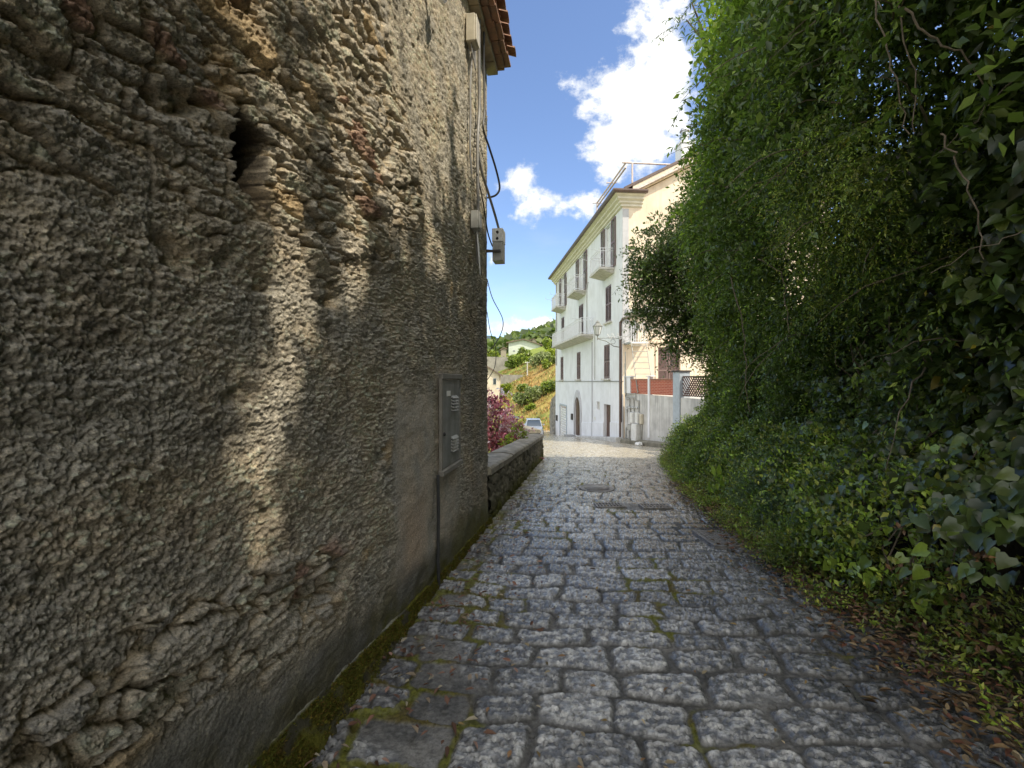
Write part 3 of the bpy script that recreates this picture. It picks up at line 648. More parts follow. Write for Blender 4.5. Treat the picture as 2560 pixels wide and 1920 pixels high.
# ------------------------------------------------------------------ low parapet on the left beyond the house
def parapet(name, label, ys, hgt, thick, seed, mat_face, moss=True, cop=True):
    """a low stone wall that follows the lane's left edge; face mesh with relief + coping stones"""
    base = Vector((xl(ys[0]), ys[0], gz(ys[0]))); t = thing(name, label, 'parapet wall', base)
    yy = np.linspace(ys[0], ys[-1], int((ys[-1]-ys[0])/.02)); zz = np.linspace(-.1, hgt-.12, 40); Yp, Zp = np.meshgrid(yy, zz, indexing='ij')
    f1, f2, cid = worley(Yp/.30+fbm(Yp*2, Zp*2, 2, seed)*.3, Zp/.17, seed); e = sst(0, .22, f2-f1)
    Hp = (e*.035*(.5+cid)+fbm(Yp*9, Zp*12, 4, seed+1)*.028+fbm(Yp*30, Zp*30, 2, seed+2)*.008)
    Hp[:, -1] = 0
    C = mix(np.broadcast_to((.20,.18,.13), Yp.shape+(3,)), np.broadcast_to((.115,.105,.075), Yp.shape+(3,)), sst(-.3, .4, fbm(Yp*2.5, Zp*1.2, 4, seed+3)))
    C = mix(C, np.broadcast_to((.30,.27,.20), Yp.shape+(3,)), .6*sst(.15, .5, fbm(Yp*4, Zp*1.0, 4, seed+4)))
    if moss: C = mix(C, np.broadcast_to((.085,.085,.016), Yp.shape+(3,)), sst(.42, .02, Zp+.25*fbm(Yp*2, Zp*3, 3, seed+5)))
    dx = np.gradient(xl(yy), yy)[:, None]; nn = np.sqrt(1+dx**2)
    P = np.stack([xl(Yp)+Hp/nn, Yp-Hp*dx/nn, gz(Yp)+Zp], -1)
    link('face', np_mesh('face', P.reshape(-1, 3), grid_faces(*Yp.shape), True, {'col': C.reshape(-1, 3)}), mat_face, t)
    m = MB(); k = ys[0]; L = (ys[-1]-ys[0])/5
    m2 = MB()
    for i in range(5):
        a = ys[0]+i*L; b = a+L
        def hx(o0, o1, z0, z1, a=a, b=b-.0):
            return [(xl(a)+o0, a, gz(a)+z0), (xl(a)+o1, a, gz(a)+z0), (xl(b)+o1, b, gz(b)+z0), (xl(b)+o0, b, gz(b)+z0), (xl(a)+o0, a, gz(a)+z1), (xl(a)+o1, a, gz(a)+z1), (xl(b)+o1, b, gz(b)+z1), (xl(b)+o0, b, gz(b)+z1)]
        m2.hexa(hx(-thick, -.02, -3.0, hgt-.125))
    m2.build('core', M['concrete_dark'], t)
    if cop:
        a = ys[0]; r_ = random.Random(seed)
        while a < ys[-1]-.05:
            b = min(a+r_.uniform(.85, 1.35), ys[-1]); dz = r_.uniform(-.008, .008); sec = [(.055, -.12), (.062, -.03), (.03, 0), (-.12, .022), (-thick, .012), (-thick-.05, -.02), (-thick-.05, -.12)]
            vs = []; nrow = 7
            for j in range(nrow):
                y_ = a+.008+(b-a-.016)*j/(nrow-1); w_ = [.008*perlin(np.array(y_*3.+q), np.array(seed+q*.7), 5) for q in range(len(sec))]
                vs += [(xl(y_)+o+float(w_[q]), y_, gz(y_)+hgt+z+dz+float(w_[q])) for q, (o, z) in enumerate(sec)]
            ns = len(sec); fs = [tuple(range(ns))[::-1], tuple(range((nrow-1)*ns, nrow*ns))]
            for j in range(nrow-1):
                for q in range(ns): fs.append((j*ns+q, j*ns+(q+1) % ns, (j+1)*ns+(q+1) % ns, (j+1)*ns+q))
            m.add(vs, fs); a = b
        m.build('coping', M['coping'], t, bevel=.008)
    return t
n = NT('parapet_stone'); a = n.attr('col').outputs['Color']; c = n.objco()
M['parapet'] = n.done(n.bsdf(n.mixc(n.ramp(n.noise(c, 40, 5, .7), .35, .7, 0, .6), a, n.mixc(.6, a, (.02,.02,.012))), .92, n.bump(n.noise(c, 60, 5, .7), .7, .012), 0, .15))
parapet('parapet_wall', 'low mossy stone parapet with rounded coping running on from the old house', [6.32, 14.6], .80, .36, 131, M['parapet'])
parapet('parapet_wall', 'pale far parapet curving away to the left below the bend of the lane', [17.2, 38.0], .82, .34, 151, M['parapet'], moss=False)
# ------------------------------------------------------------------ white four-storey house beyond the bank
HA = Vector((5.52, 23.0, 0)); HB = Vector((3.94, 41.6, 0)); HU = (HB-HA).normalized(); HOUT = Vector((-HU.y, HU.x, 0)); HL = (HB-HA).length; HV = -HOUT
def c2(x, y): return (1180+x/3.45625, 380+y/3.45625)
def c3(x, y): return (1180+x/3.45625, 760+y/3.45625)
def c4(x, y): return (1380+x/6.1444, 860+y/6.1444)
def uof(sx): k = ray(sx); return (k*HA.y-HA.x)/(HU.x-k*HU.y)
def yof(u): return HA.y+u*HU.y
FF = frame(HA, HU, HOUT, (0,0,1))          # u along the street front, out of the wall, z
FS = frame(HA, HV, -HU, (0,0,1))           # v along the garden side, out of the wall towards the camera, z
def vof(sx): k = ray(sx); return (HA.x-k*HA.y)/(k*HV.y-HV.x)
def gap(crop, xa, xb, yt, yb):
    """opening seen between two photo positions -> (u0,u1,z0,z1)"""
    sx0, _ = crop(xa, 0); sx1, _ = crop(xb, 0); u1, u0 = uof(sx0), uof(sx1); um = (u0+u1)/2
    return [u0, u1, zat(crop(0, yb)[1], yof(um)), zat(crop(0, yt)[1], yof(um))]
def zf(crop, y, u): return zat(crop(0, y)[1], yof(u))
ZG = lambda u: gz(yof(u))-.25
EAVE = 10.62
H2 = thing('white_house', 'tall white plastered house with brown shutters, white balconies and cream cornice past the bend', 'house', (HA.x, HA.y, gz(HA.y)))
top = [gap(c2, 1150, 1212, 625, 1035), gap(c2, 925, 972, 900, 1218), gap(c2, 772, 803, 1075, 1345)]
mid = [gap(c2, 1153, 1203, 1160, 1440), gap(c2, 922, 962, 1320, 1645), gap(c2, 772, 797, 1425, 1640)]
fst = [gap(c3, 1140, 1190, 352, 640), gap(c3, 905, 938, 415, 650), gap(c3, 765, 790, 457, 658)]
gar = gap(c3, 763, 818, 880, 1150); arch = gap(c3, 892, 940, 805, 1142); vent = gap(c3, 1078, 1103, 843, 915); dor = gap(c3, 1140, 1196, 868, 1172)
for r_ in top+mid+fst+[gar, arch, vent, dor]: print('opening', [round(q, 2) for q in r_])
# keep neighbouring sills level
for row in (top, mid, fst):
    zz0 = [r_[2] for r_ in row]; zz1 = [r_[3] for r_ in row]
    for r_ in row: r_[2] = np.mean(zz0)*.6+r_[2]*.4; r_[3] = np.mean(zz1)*.6+r_[3]*.4
mid[1][2] = top[1][2]-3.35 if False else mid[1][2]
openings = [tuple(r_) for r_ in top+mid+fst+[gar, arch, vent, dor]]
def pierced(mb, fr, u0, u1, z0, z1, rects, depth):
    us = sorted(set([u0, u1]+[r_[0] for r_ in rects]+[r_[1] for r_ in rects])); zs = sorted(set([z0, z1]+[r_[2] for r_ in rects]+[r_[3] for r_ in rects]))
    for i in range(len(us)-1):
        for j in range(len(zs)-1):
            cu, cz = (us[i]+us[i+1])/2, (zs[j]+zs[j+1])/2
            if any(r_[0] < cu < r_[1] and r_[2] < cz < r_[3] for r_ in rects): continue
            mb.add([fr(us[i], 0, zs[j]), fr(us[i+1], 0, zs[j]), fr(us[i+1], 0, zs[j+1]), fr(us[i], 0, zs[j+1])], [(0,1,2,3)])
    for a, b, c, d in rects:
        for p, q in (((a,c),(b,c)), ((b,c),(b,d)), ((b,d),(a,d)), ((a,d),(a,c))):
            mb.add([fr(p[0],0,p[1]), fr(q[0],0,q[1]), fr(q[0],-depth,q[1]), fr(p[0],-depth,p[1])], [(0,1,2,3)])
m = MB(); pierced(m, FF, 0, HL, -4.2, EAVE, openings, .28)
# spandrels that round the head of the arched door
a0, a1, az0, az1 = arch; rad = (a1-a0)/2; sp_ = az1-rad*1.25; ca = (a0+a1)/2
for s_ in (-1, 1):
    pts = [(ca+s_*rad*math.cos(t_), sp_+rad*1.25*math.sin(t_)) for t_ in np.linspace(0, math.pi/2, 9)]
    for i in range(8):
        (pa, pb), (qa, qb) = pts[i], pts[i+1]; cor = (ca+s_*rad, az1)
        m.add([FF(pa, -.002, pb), FF(qa, -.002, qb), FF(cor[0], -.002, cor[1])], [(0,1,2)])
        m.add([FF(pa, -.002, pb), FF(qa, -.002, qb), FF(qa, -.28, qb), FF(pa, -.28, pb)], [(0,1,2,3)])
m.add([FF(HL, 0, -4.5), FF(HL, -11, -4.5), FF(HL, -11, EAVE+2), FF(HL, 0, EAVE)], [(0,1,2,3)])
m.build('wall', M['plaster_white'], H2)
# garden side: cream gable wall with a recessed loggia and a shuttered door
def vgap(crop, xa, xb, yt, yb):
    sx0 = crop(xa, 0)[0]; sx1 = crop(xb, 0)[0]; v0, v1 = vof(sx0), vof(sx1); yd = HA.y+(v0+v1)/2*HV.y; return [v0, v1, zat(crop(0, yb)[1], yd), zat(crop(0, yt)[1], yd)]
sdoor = vgap(c3, 1605, 1797, 375, 850); sdoor[2] = 1.0
swin = vgap(c2, 1625, 1700, 1170, 1390); log = vgap(c3, 1325, 1432, 140, 335)
for r_ in (sdoor, swin, log): print('side', [round(q, 2) for q in r_])
m = MB(); pierced(m, FS, 0.0, 11, -2.2, EAVE, [tuple(sdoor), tuple(swin), tuple(log)], .25)
RIDGE_V, RIDGE_Z = 5.6, EAVE+2.9
m.add([FS(0, 0, EAVE), FS(11.2, 0, EAVE), FS(RIDGE_V, 0, RIDGE_Z)], [(0,1,2)])
m.build('gable_wall', M['plaster_cream'], H2)
m = MB(); m.box((.0, .003, 3.45), (.32, .03, EAVE-.4), FS); m.box((-.0, -.3, -2), (.05, .02, .95), FS); m.build('corner_pilaster', M['plaster_grey'], H2)  # white corner coloured grey to put its shade into the paint
m = MB(); up_ = uof(c3(1040, 0)[0]); m.box((up_-.14, .003, -3.2), (up_+.14, .035, zf(c3, 330, up_)), FF)
m.build('pilaster', M['plaster_grey'], H2)
ds0 = dor[0]; ds1 = dor[1]
m = MB()      # projecting plinth band, stepped down the slope, left clear of the doors
for a, b in ((.02, dor[0]-.02), (dor[1]+.02, up_-.15), (up_+.15, arch[0]-.34)):
    m.hexa([FF(a, .004, gz(yof(a))-.4), FF(b, .004, gz(yof(b))-.4), FF(b, .04, gz(yof(b))-.4), FF(a, .04, gz(yof(a))-.4), FF(a, .004, gz(yof(a))+1.0), FF(b, .004, gz(yof(b))+1.02), FF(b, .04, gz(yof(b))+1.0), FF(a, .04, gz(yof(a))+.98)]); m.build('plinth', M['plaster_white'], H2); m = MB()
m = MB(); m.hexa([FF(.0, .045, gz(yof(0))-.4), FF(9.2, .045, gz(yof(9.2))-.4), FF(9.2, .30, gz(yof(9.2))-.4), FF(.0, .36, gz(yof(0))-.4), FF(.0, .045, gz(yof(0))+.26), FF(9.2, .045, gz(yof(9.2))+.12), FF(9.2, .28, gz(yof(9.2))+.10), FF(.0, .34, gz(yof(0))+.24)])
m.build('kerb', M['concrete'], H2, bevel=.03)
# cornice: stepped cream mouldings, brown gutter, short return round the corner
m = MB(); prof = [(.0, 10.30), (.10, 10.33), (.10, 10.42), (.20, 10.47), (.20, 10.56), (.34, 10.62), (.34, 10.72), (.50, 10.80), (.50, 10.86), (0, 10.86)]
def corner_sweep(mb, prof, uend, vend):
    n_ = len(prof); vs = []
    for o, z in prof: vs.append(FF(uend, o, z))
    for o, z in prof: p = HA+HOUT*o-HU*o; vs.append(Vector((p.x, p.y, z)))
    for o, z in prof: vs.append(FS(vend, o, z))
    fs = [tuple(range(n_)), tuple(range(2*n_, 3*n_))[::-1]]
    for k_ in (0, 1):
        for i in range(n_): fs.append((k_*n_+i, k_*n_+(i+1) % n_, (k_+1)*n_+(i+1) % n_, (k_+1)*n_+i))
    mb.add(vs, fs)
corner_sweep(m, prof, HL+.1, 1.0); m.build('cornice', M['cornice'], H2)
m = MB(); corner_sweep(m, [(.503, 10.82), (.62, 10.82), (.66, 10.90), (.66, 10.97), (.0, 10.97), (0, 10.866), (.503, 10.866)], HL+.2, 1.08); m.build('gutter', M['gutter'], H2)
# roof with double fascia along the rake
m = MB()
def rake(o0, o1, v0, v1, zoff, th):
    s = (RIDGE_Z-EAVE)/RIDGE_V; z0 = EAVE+.40+s*v0+zoff; z1 = EAVE+.40+s*v1+zoff
    return [FS(v0, o0, z0), FS(v1, o0, z1), FS(v1, o1, z1), FS(v0, o1, z0), FS(v0, o0, z0+th), FS(v1, o0, z1+th), FS(v1, o1, z1+th), FS(v0, o1, z0+th)]
m.hexa(rake(.45, -HL-.2, -.05, RIDGE_V, .0, .14)); sx_ = (RIDGE_Z-EAVE)/RIDGE_V
zr = EAVE+.40+sx_*RIDGE_V
m.hexa([FS(RIDGE_V, .45, zr), FS(11.6, .45, EAVE+.3), FS(11.6, -HL-.2, EAVE+.3), FS(RIDGE_V, -HL-.2, zr), FS(RIDGE_V, .45, zr+.14), FS(11.6, .45, EAVE+.44), FS(11.6, -HL-.2, EAVE+.44), FS(RIDGE_V, -HL-.2, zr+.14)])
m.build('roof', M['gutter'], H2)
m = MB(); m.hexa(rake(.40, .02, .4, RIDGE_V, -.15, .145)); m.hexa(rake(.25, .02, .6, RIDGE_V, -.36, .16)); m.build('rake_board', M['plaster_cream'], H2)
m = MB(); m.hexa(rake(.32, .405, .2, RIDGE_V, -.30, .15)); m.build('fascia', M['pink_pipe'], H2)
ch_v = 4.5; m = MB(); m.box((ch_v-.36, -3.1, 12.3), (ch_v+.36, -2.3, 14.9), FS); m.box((ch_v-.42, -3.16, 14.9), (ch_v+.42, -2.24, 15.02), FS); ch = m.build('chimney', M['plaster_white'], H2, bevel=.01)
m = MB(); m.lathe(FS(ch_v, -2.7, 15.0), [(.22, 0), (.22, .35), (.27, .38), (.27, .48), (.20, .52), (.20, .7), (.27, .74), (.2, .9)], 18); m.build('flue_cap', M['steel'], ch, smooth=True)
m = MB()       # pipe frame standing on the roof
A_ = Vector((6.07, 24.5, 13.25)); B_ = Vector((5.58, 30.2, 13.3)); C_ = Vector((9.0, 24.9, 13.3))
for p, q in ((A_, B_), (A_-Vector((.2,0,0)), C_), (A_+Vector((.35,.05,0)), Vector((6.42, 24.55, 11.9))), (B_, B_-Vector((0,0,2))), (A_+Vector((0,0,-.25)), B_+Vector((0,0,-.25)))): m.tube([p, q], .05, 8)
for p in (A_+(B_-A_)*.45, B_): m.tube([p-Vector((.3,0,0)), p+Vector((.3,0,0))], .035, 6)
m.build('roof_railing', M['pink_pipe'], H2)

def leaf_panel(mb, fr, u0, u1, z0, z1, o, th=.045, slats=True):
    """louvred shutter leaf: stiles, rails and tilted slats"""
    st = .07; mb.box((u0, o, z0), (u0+st, o+th, z1), fr); mb.box((u1-st, o, z0), (u1, o+th, z1), fr)
    zs = [z0, (z0+z1)/2, z1]
    for z in (z0, (z0+z1)/2-.05, z1-.10): mb.box((u0+st, o+.002, z), (u1-st, o+th-.002, z+.10), fr)
    z = z0+.11
    while z < z1-.12:
        if abs(z-(z0+z1)/2) > .07: mb.hexa([fr(u0+st, o+.006, z+.03), fr(u1-st, o+.006, z+.03), fr(u1-st, o+th-.008, z), fr(u0+st, o+th-.008, z), fr(u0+st, o+.006, z+.04), fr(u1-st, o+.006, z+.04), fr(u1-st, o+th-.008, z+.01), fr(u0+st, o+th-.008, z+.01)])
        z += .055
def window(rect, closed, sill=True, label=None, fr=FF, mat=None, parent=H2, door_=False):
    u0, u1, z0, z1 = rect; w = None
    m = MB(); q = .055
    for a, b in (((u0+.004,-.15,z0+.004),(u0+q,-.09,z1-.004)), ((u1-q,-.15,z0+.004),(u1-.004,-.09,z1-.004)), ((u0+q,-.15,z0+.004),(u1-q,-.09,z0+q)), ((u0+q,-.15,z1-q),(u1-q,-.09,z1-.004)), (((u0+u1)/2-.04,-.148,z0+q),((u0+u1)/2+.04,-.085,z1-q))): m.box(a, b, fr)
    w = m.build('window', M['white_frame'], parent)
    if label: w['label'] = label
    m = MB(); m.box((u0+q, -.135, z0+q), (u1-q, -.125, z1-q), fr); m.build('pane', M['glass'], w)
    if not closed:
        m = MB(); m.box((u0+.08, -.124, z0+.1), (u0+.38*(u1-u0), -.118, z1-.1), fr); m.box((u1-.38*(u1-u0), -.124, z0+.1), (u1-.08, -.118, z1-.1), fr); m.build('curtain', M['curtain'], w)
    hw = (u1-u0)/2
    for s_ in (0, 1):
        m = MB()
        if closed: leaf_panel(m, fr, u0+.012+s_*hw, u0+hw-.012+s_*hw, z0+.015, z1-.015, -.055)
        else:
            a = u0-hw+.0 if s_ == 0 else u1+.0
            leaf_panel(m, fr, a, a+hw-.02, z0+.015, z1-.015, .03)
        m.build('shutter', mat or M['shutter'], w)
    if sill:
        m = MB(); m.box((u0-.14, -.02, z0-.10), (u1+.14, .13, z0-.003), fr); m.build('sill', M['slab'], w, bevel=.01)
    return w
for r_ in top: window(r_, False, False)
for i, r_ in enumerate(mid): window(r_, True, i == 0)
for r_ in fst: window(r_, True, True)
# balconies
def balcony(u0, u1, z, dep, rail=1.0):
    m = MB(); m.box((u0, .003, z-.12), (u1, dep, z), FF); m.hexa([FF(u0+.15,.003,z-.30), FF(u1-.15,.003,z-.30), FF(u1-.15,.1,z-.30), FF(u0+.15,.1,z-.30), FF(u0+.05,.003,z-.121), FF(u1-.05,.003,z-.121), FF(u1-.05,dep-.06,z-.121), FF(u0+.05,dep-.06,z-.121)])
    b = m.build('balcony', M['slab'], H2, bevel=.008)
    m = MB(); o = dep-.05; a0, a1 = u0+.05, u1-.05
    for zz in (z+.09, z+rail-.14, z+rail): m.tube([FF(a0, .01, zz), FF(a0, o, zz), FF(a1, o, zz), FF(a1, .01, zz)], .020, 6)
    n_ = max(4, int((a1-a0)/.15))
    for i in range(n_+1): u = a0+(a1-a0)*i/n_; m.tube([FF(u, o, z), FF(u, o, z+rail)], .012 if i not in (0, n_) else .024, 6)
    for i in range(1, int(o/.12)):
        for u in (a0, a1): m.tube([FF(u, i*.12, z+.02), FF(u, i*.12, z+rail)], .012, 6)
    m.build('railing', M['white_metal'], b)
    for u in (a0, a1):      # clothes line arms
        zz = z+rail+.02; m = MB(); m.tube([FF(u, o-.1, zz-.25), FF(u, o+.55, zz-.05)], .012, 5); m.tube([FF(u, o+.55, zz-.2), FF(u, o+.55, zz+.1)], .008, 5); m.build('drying_arm', M['white_metal'], b)
for i, r_ in enumerate(top): balcony(r_[0]-.42, r_[1]+.42, r_[2]-.02, .80)
bu0, bu1 = uof(c3(1068, 0)[0])-.1, uof(c3(772, 0)[0])
balcony(uof(c3(1050, 0)[0]), min(bu1, HL-.6), mid[1][2]-.02, .82)
# street level
m = MB(); g0, g1, gz0, gz1 = gar
for i in range(int((gz1-gz0)/.20)):
    z = gz0+i*.20; m.prism([(-.10, z), (-.03, z+.06), (-.03, z+.15), (-.10, z+.195)], g0+.02, g1-.02, lambda o, u, zz: FF(u, o, zz))
sh_ = m.build('garage_shutter', M['box_white'], H2)
m = MB(); q = .14
for a, b in (((g0-q,.003,gz0-.3),(g0,.05,gz1+q)), ((g1,.003,gz0-.3),(g1+q,.05,gz1+q)), ((g0,.003,gz1),(g1,.05,gz1+q))): m.box(a, b, FF)
m.build('door_frame', M['blue_grey'], H2)
m = MB(); m.box((a0+.01, -.11, az0), (ca-.012, -.06, az1), FF); m.box((ca+.012, -.11, az0), (a1-.01, -.06, az1), FF)
for uu in (a0+.08, ca+.09):
    for zz in (az0+.2, az0+1.1, az0+1.8): m.box((uu, -.06, zz), (uu+rad-.2, -.04, zz+.6), FF)
ad = m.build('arched_door', M['dark_wood'], H2)
m = MB(); N_ = 14
def arch_ring(r0, kz):
    return [(a0-r0+.0, az0)]+[(ca-(rad+r0)*math.cos(t_), sp_+(rad+r0)*kz*math.sin(t_)) for t_ in np.linspace(0, math.pi, N_)]+[(a1+r0, az0)]
ri_, ro_ = arch_ring(.004, 1.25), arch_ring(.30, 1.38)
for i in range(len(ri_)-1): m.hexa([FF(ri_[i][0], .004, ri_[i][1]), FF(ri_[i+1][0], .004, ri_[i+1][1]), FF(ro_[i+1][0], .004, ro_[i+1][1]), FF(ro_[i][0], .004, ro_[i][1]), FF(ri_[i][0], .07, ri_[i][1]), FF(ri_[i+1][0], .07, ri_[i+1][1]), FF(ro_[i+1][0], .07, ro_[i+1][1]), FF(ro_[i][0], .07, ro_[i][1])])
m.build('stone_surround', M['plaster_grey'], H2)
m = MB(); m.box((a0-.45, .075, az0-.5), (a1+.45, .75, az0-.02), FF); m.build('door_step', M['stone_step'], H2, bevel=.02)
m = MB(); v0_, v1_, vz0, vz1 = vent; m.box((v0_, -.12, vz0), (v1_, -.10, vz1), FF)
for i in range(8): z = vz0+.03+(vz1-vz0-.06)*i/8; m.box((v0_+.02, -.0995, z), (v1_-.02, -.08, z+.04), FF)
m.build('vent', M['slab'], H2)
d0, d1, dz0, dz1 = dor; m = MB(); m.box((d0+.01, -.20, dz0), (d1-.01, -.16, dz1-.01), FF)
for zz in (dz0+.2, dz0+1.2): m.box((d0+.14, -.16, zz), (d1-.14, -.145, zz+.75), FF)
dd = m.build('door', M['dark_wood'], H2)
m = MB(); m.lathe(FF(d0+.1, -.16, dz0+1.05), [(.02, 0), (.02, .04), (.035, .05), (.03, .08)], 10, HOUT); m.build('handle', M['steel'], dd)
for sx_c, yt, yb in ((870, 948, 1000), (738, 960, 1008)):
    u = uof(c3(sx_c, 0)[0]); z0_, z1_ = zf(c3, yb, u), zf(c3, yt, u); m = MB(); m.box((u-.17, .004, z0_), (u+.17, .12, z1_), FF); m.build('letter_box', M['dark_metal'], H2, bevel=.01)
m = MB(); m.box((up_-.75, .003, zf(c4, 1150, up_)), (up_-.5, .03, zf(c4, 1110, up_)), FF); m.build('intercom_plate', M['box_white'], H2)
# service cable and pipes on the front
m = MB(); zc_ = zat(c3(0, 668)[1], 30.); m.tube([FF(u, .03+.0*u, EYE+(zc_-EYE)*(yof(u)/30)) if False else FF(u, .03, zc_) for u in np.linspace(-.2, HL, 12)], .022, 6); m.build('service_cable', M['cable_grey'], H2)
m = MB(); m.tube([FF(.12, .07, gz(23)), FF(.12, .07, 3.3), FF(.12, .07, 4.55), FS(.0, .14, 4.72), FS(.35, .10, 4.80), FS(1.5, .10, 5.0)], .062, 10); m.build('drainpipe', M['gutter'], H2)
m = MB(); uu = uof(c3(735, 0)[0]); m.tube([FF(uu, .07, 3.0), FF(uu, .07, EAVE-.3)], .045, 8); m.build('thin_pipe', M['box_grey'], H2); m = MB(); uu = uof(c3(998, 0)[0]); m.tube([FF(uu, .05, mid[1][2]), FF(uu, .05, mid[1][2]+3.4), FF(uu-.4, .05, mid[1][2]+3.4)], .025, 6); m.build('thin_pipe', M['box_grey'], H2)
m = MB(); uu = uof(c3(1065, 0)[0]); m.tube([FF(uu, .04, zc_+.1), FF(uu, .04, zc_+3.1)], .02, 6); m.build('thin_pipe', M['box_grey'], H2)
# garden side details
v0, v1, z0, z1 = sdoor; w_ = MB(); w_.box((v0, -.2, z0), (v1, -.14, z1), FS); sd = w_.build('garden_door', M['dark_wood'], H2)
for s_ in (0, 1):
    m = MB(); hw = (v1-v0)/2; leaf_panel(m, FS, v0+.02+s_*hw, v0+hw-.02+s_*hw, z0+.02, z1-.02, -.137, .05); m.build('shutter', M['shutter'], sd)
m = MB(); m.box((v0-.42, .003, z1+.22), (v1+.45, .10, z1+.30), FS); m.box((v0-.12, .003, z0), (v0-.003, .05, z1+.12), FS); m.box((v1+.003, .003, z0), (v1+.12, .05, z1+.12), FS); m.box((v0-.003, .003, z1+.003), (v1+.003, .05, z1+.12), FS); m.build('door_surround', M['plaster_cream'], H2)
window(swin, True, True, fr=FS)
v0, v1, z0, z1 = log; m = MB(); m.box((v0+.002, -.25, z0), (v1-.002, -.22, z1), FS); m.build('loggia_panel', M['plaster_grey'], H2)
m = MB()
for a, b in (((v0-.06,.003,z0-.1),(v0,.9,z0)), ((v0-.06,.003,z0-.1),(v1+.2,.9,z0-.03))): m.box(a, b, FS)
for v in np.linspace(v0, v1+.15, 8): m.tube([FS(v, .86, z0-.03), FS(v, .86, z1-.25)], .014, 6)
for zz in (z0+.1, z1-.25): m.tube([FS(v0, .02, zz), FS(v0, .86, zz), FS(v1+.15, .86, zz), FS(v1+.15, .02, zz)], .018, 6)
m.build('landing', M['white_metal'], H2)
m = MB(); m.box((v0+.75, .003, 5.02), (v0+4.6, .55, 5.24), FS); m.box((v0+.0, .003, 5.02), (v0+.74, .12, 5.2), FS); m.build('terrace_slab', M['plaster_grey'], H2, bevel=.01)
# outside metal stair coming down steeply from the landing
m = MB(); nst = 9; zt, zb = z0-.05, 1.02
for v in (v0-.02, v1+.08): m.hexa([FS(v, .9, zt-.10), FS(v+.03, .9, zt-.10), FS(v+.03, 1.75, zb-.02), FS(v, 1.75, zb-.02), FS(v, .9, zt+.02), FS(v+.03, .9, zt+.02), FS(v+.03, 1.75, zb+.10), FS(v, 1.75, zb+.10)])
for i in range(nst):
    t_ = (i+.6)/nst; m.box((v0+.012, .9+.85*t_-.09, zt+(zb-zt)*t_-.025), (v1+.078, .9+.85*t_+.09, zt+(zb-zt)*t_), FS)
m.build('outside_stair', M['box_grey'], H2)

for cxx, cyy, L_ in ((1500, 228, .95), (1537, 292, .9)):
    sx_r, sy_r = c3(cxx, cyy); v = vof(sx_r); zz = zat(sy_r, HA.y+v*HV.y); m = MB(); m.tube([FS(v, .003, zz), FS(v, L_, zz+.02)], .045, 8); m.build('shadow_rod', M['white_metal'], H2)  # rods added to cast the diagonal shadows on the cream wall
# ornate street lamp on a wall bracket
lu = .42; lz = zat(c3(0, 300)[1], 23.3)
lp = thing('street_lamp', 'old lantern street lamp on a curled wall bracket at the corner of the white house', 'street lamp', FF(lu, .01, lz-.3))
OUTL = 1.15
m = MB(); m.box((lu-.05, .002, lz-.5), (lu+.05, .02, lz+.1), FF); m.tube([FF(lu, .02, lz-.42), FF(lu, .30, lz-.38), FF(lu, .70, lz-.12), FF(lu, OUTL, lz+.0)], .022, 8); m.tube([FF(lu, .02, lz+.02), FF(lu, .5, lz+.05), FF(lu, OUTL, lz+.02)], .018, 8)
m.tube([FF(lu, OUTL, lz-.06), FF(lu, OUTL, lz+.16)], .025, 8)
m.tube([FF(lu, .35+.12*math.cos(t_), lz-.14+.12*math.sin(t_)) for t_ in np.linspace(0, 5.6, 14)], .012, 6); m.build('bracket', M['grey_metal'], lp, smooth=True)
lc = FF(lu, OUTL, lz+.16)
m = MB(); m.lathe(lc, [(.06, 0), (.11, .03), (.115, .05)], 6); m.lathe(lc+Vector((0,0,.46)), [(.25, 0), (.25, .025), (.17, .10), (.09, .18), (.10, .22), (.05, .25), (.03, .30)], 6)
for k in range(6):
    a = math.pi/3*k; q_ = lc.to_track_quat if False else None; ax = Vector((0,0,1)); e1 = ax.orthogonal().normalized(); e2 = ax.cross(e1); d_ = e1*math.cos(a)+e2*math.sin(a)
    m.tube([lc+d_*.115+ax*.04, lc+d_*.225+ax*.465], .012, 5)
m.build('lantern_frame', M['grey_metal'], lp)
m = MB(); m.lathe(lc, [(.105, .052), (.213, .458)], 6); m.build('lantern_glass', M['lamp_glass'], lp)
# television aerial at the house corner
an = thing('tv_aerial', 'white television aerial with fanned rods beside the wall lantern', 'aerial', FS(-.0, .0, lz-.2))
ac = FS(-.35, .55, lz+.0); m = MB(); m.tube([FS(.1, .003, lz-.15), FS(-.05, .3, lz-.1), ac], .02, 6); m.tube([ac+Vector((.55,-.1,.05)), ac-Vector((.6,-.1,.02))], .015, 6); an_b = m.build('boom', M['steel'], an)
m = MB(); rr_ = random.Random(3)
for i in range(9):
    p = ac+Vector((.5-i*.125, -.02, .03)); l_ = .30 if i < 3 else .16; a = R(62 if i % 2 else 118)+(i-4)*.12
    d_ = Vector((math.cos(a)*.6, -.35, math.sin(a))).normalized(); m.tube([p-d_*l_, p+d_*l_], .013, 5)
m.build('rods', M['white_metal'], an)

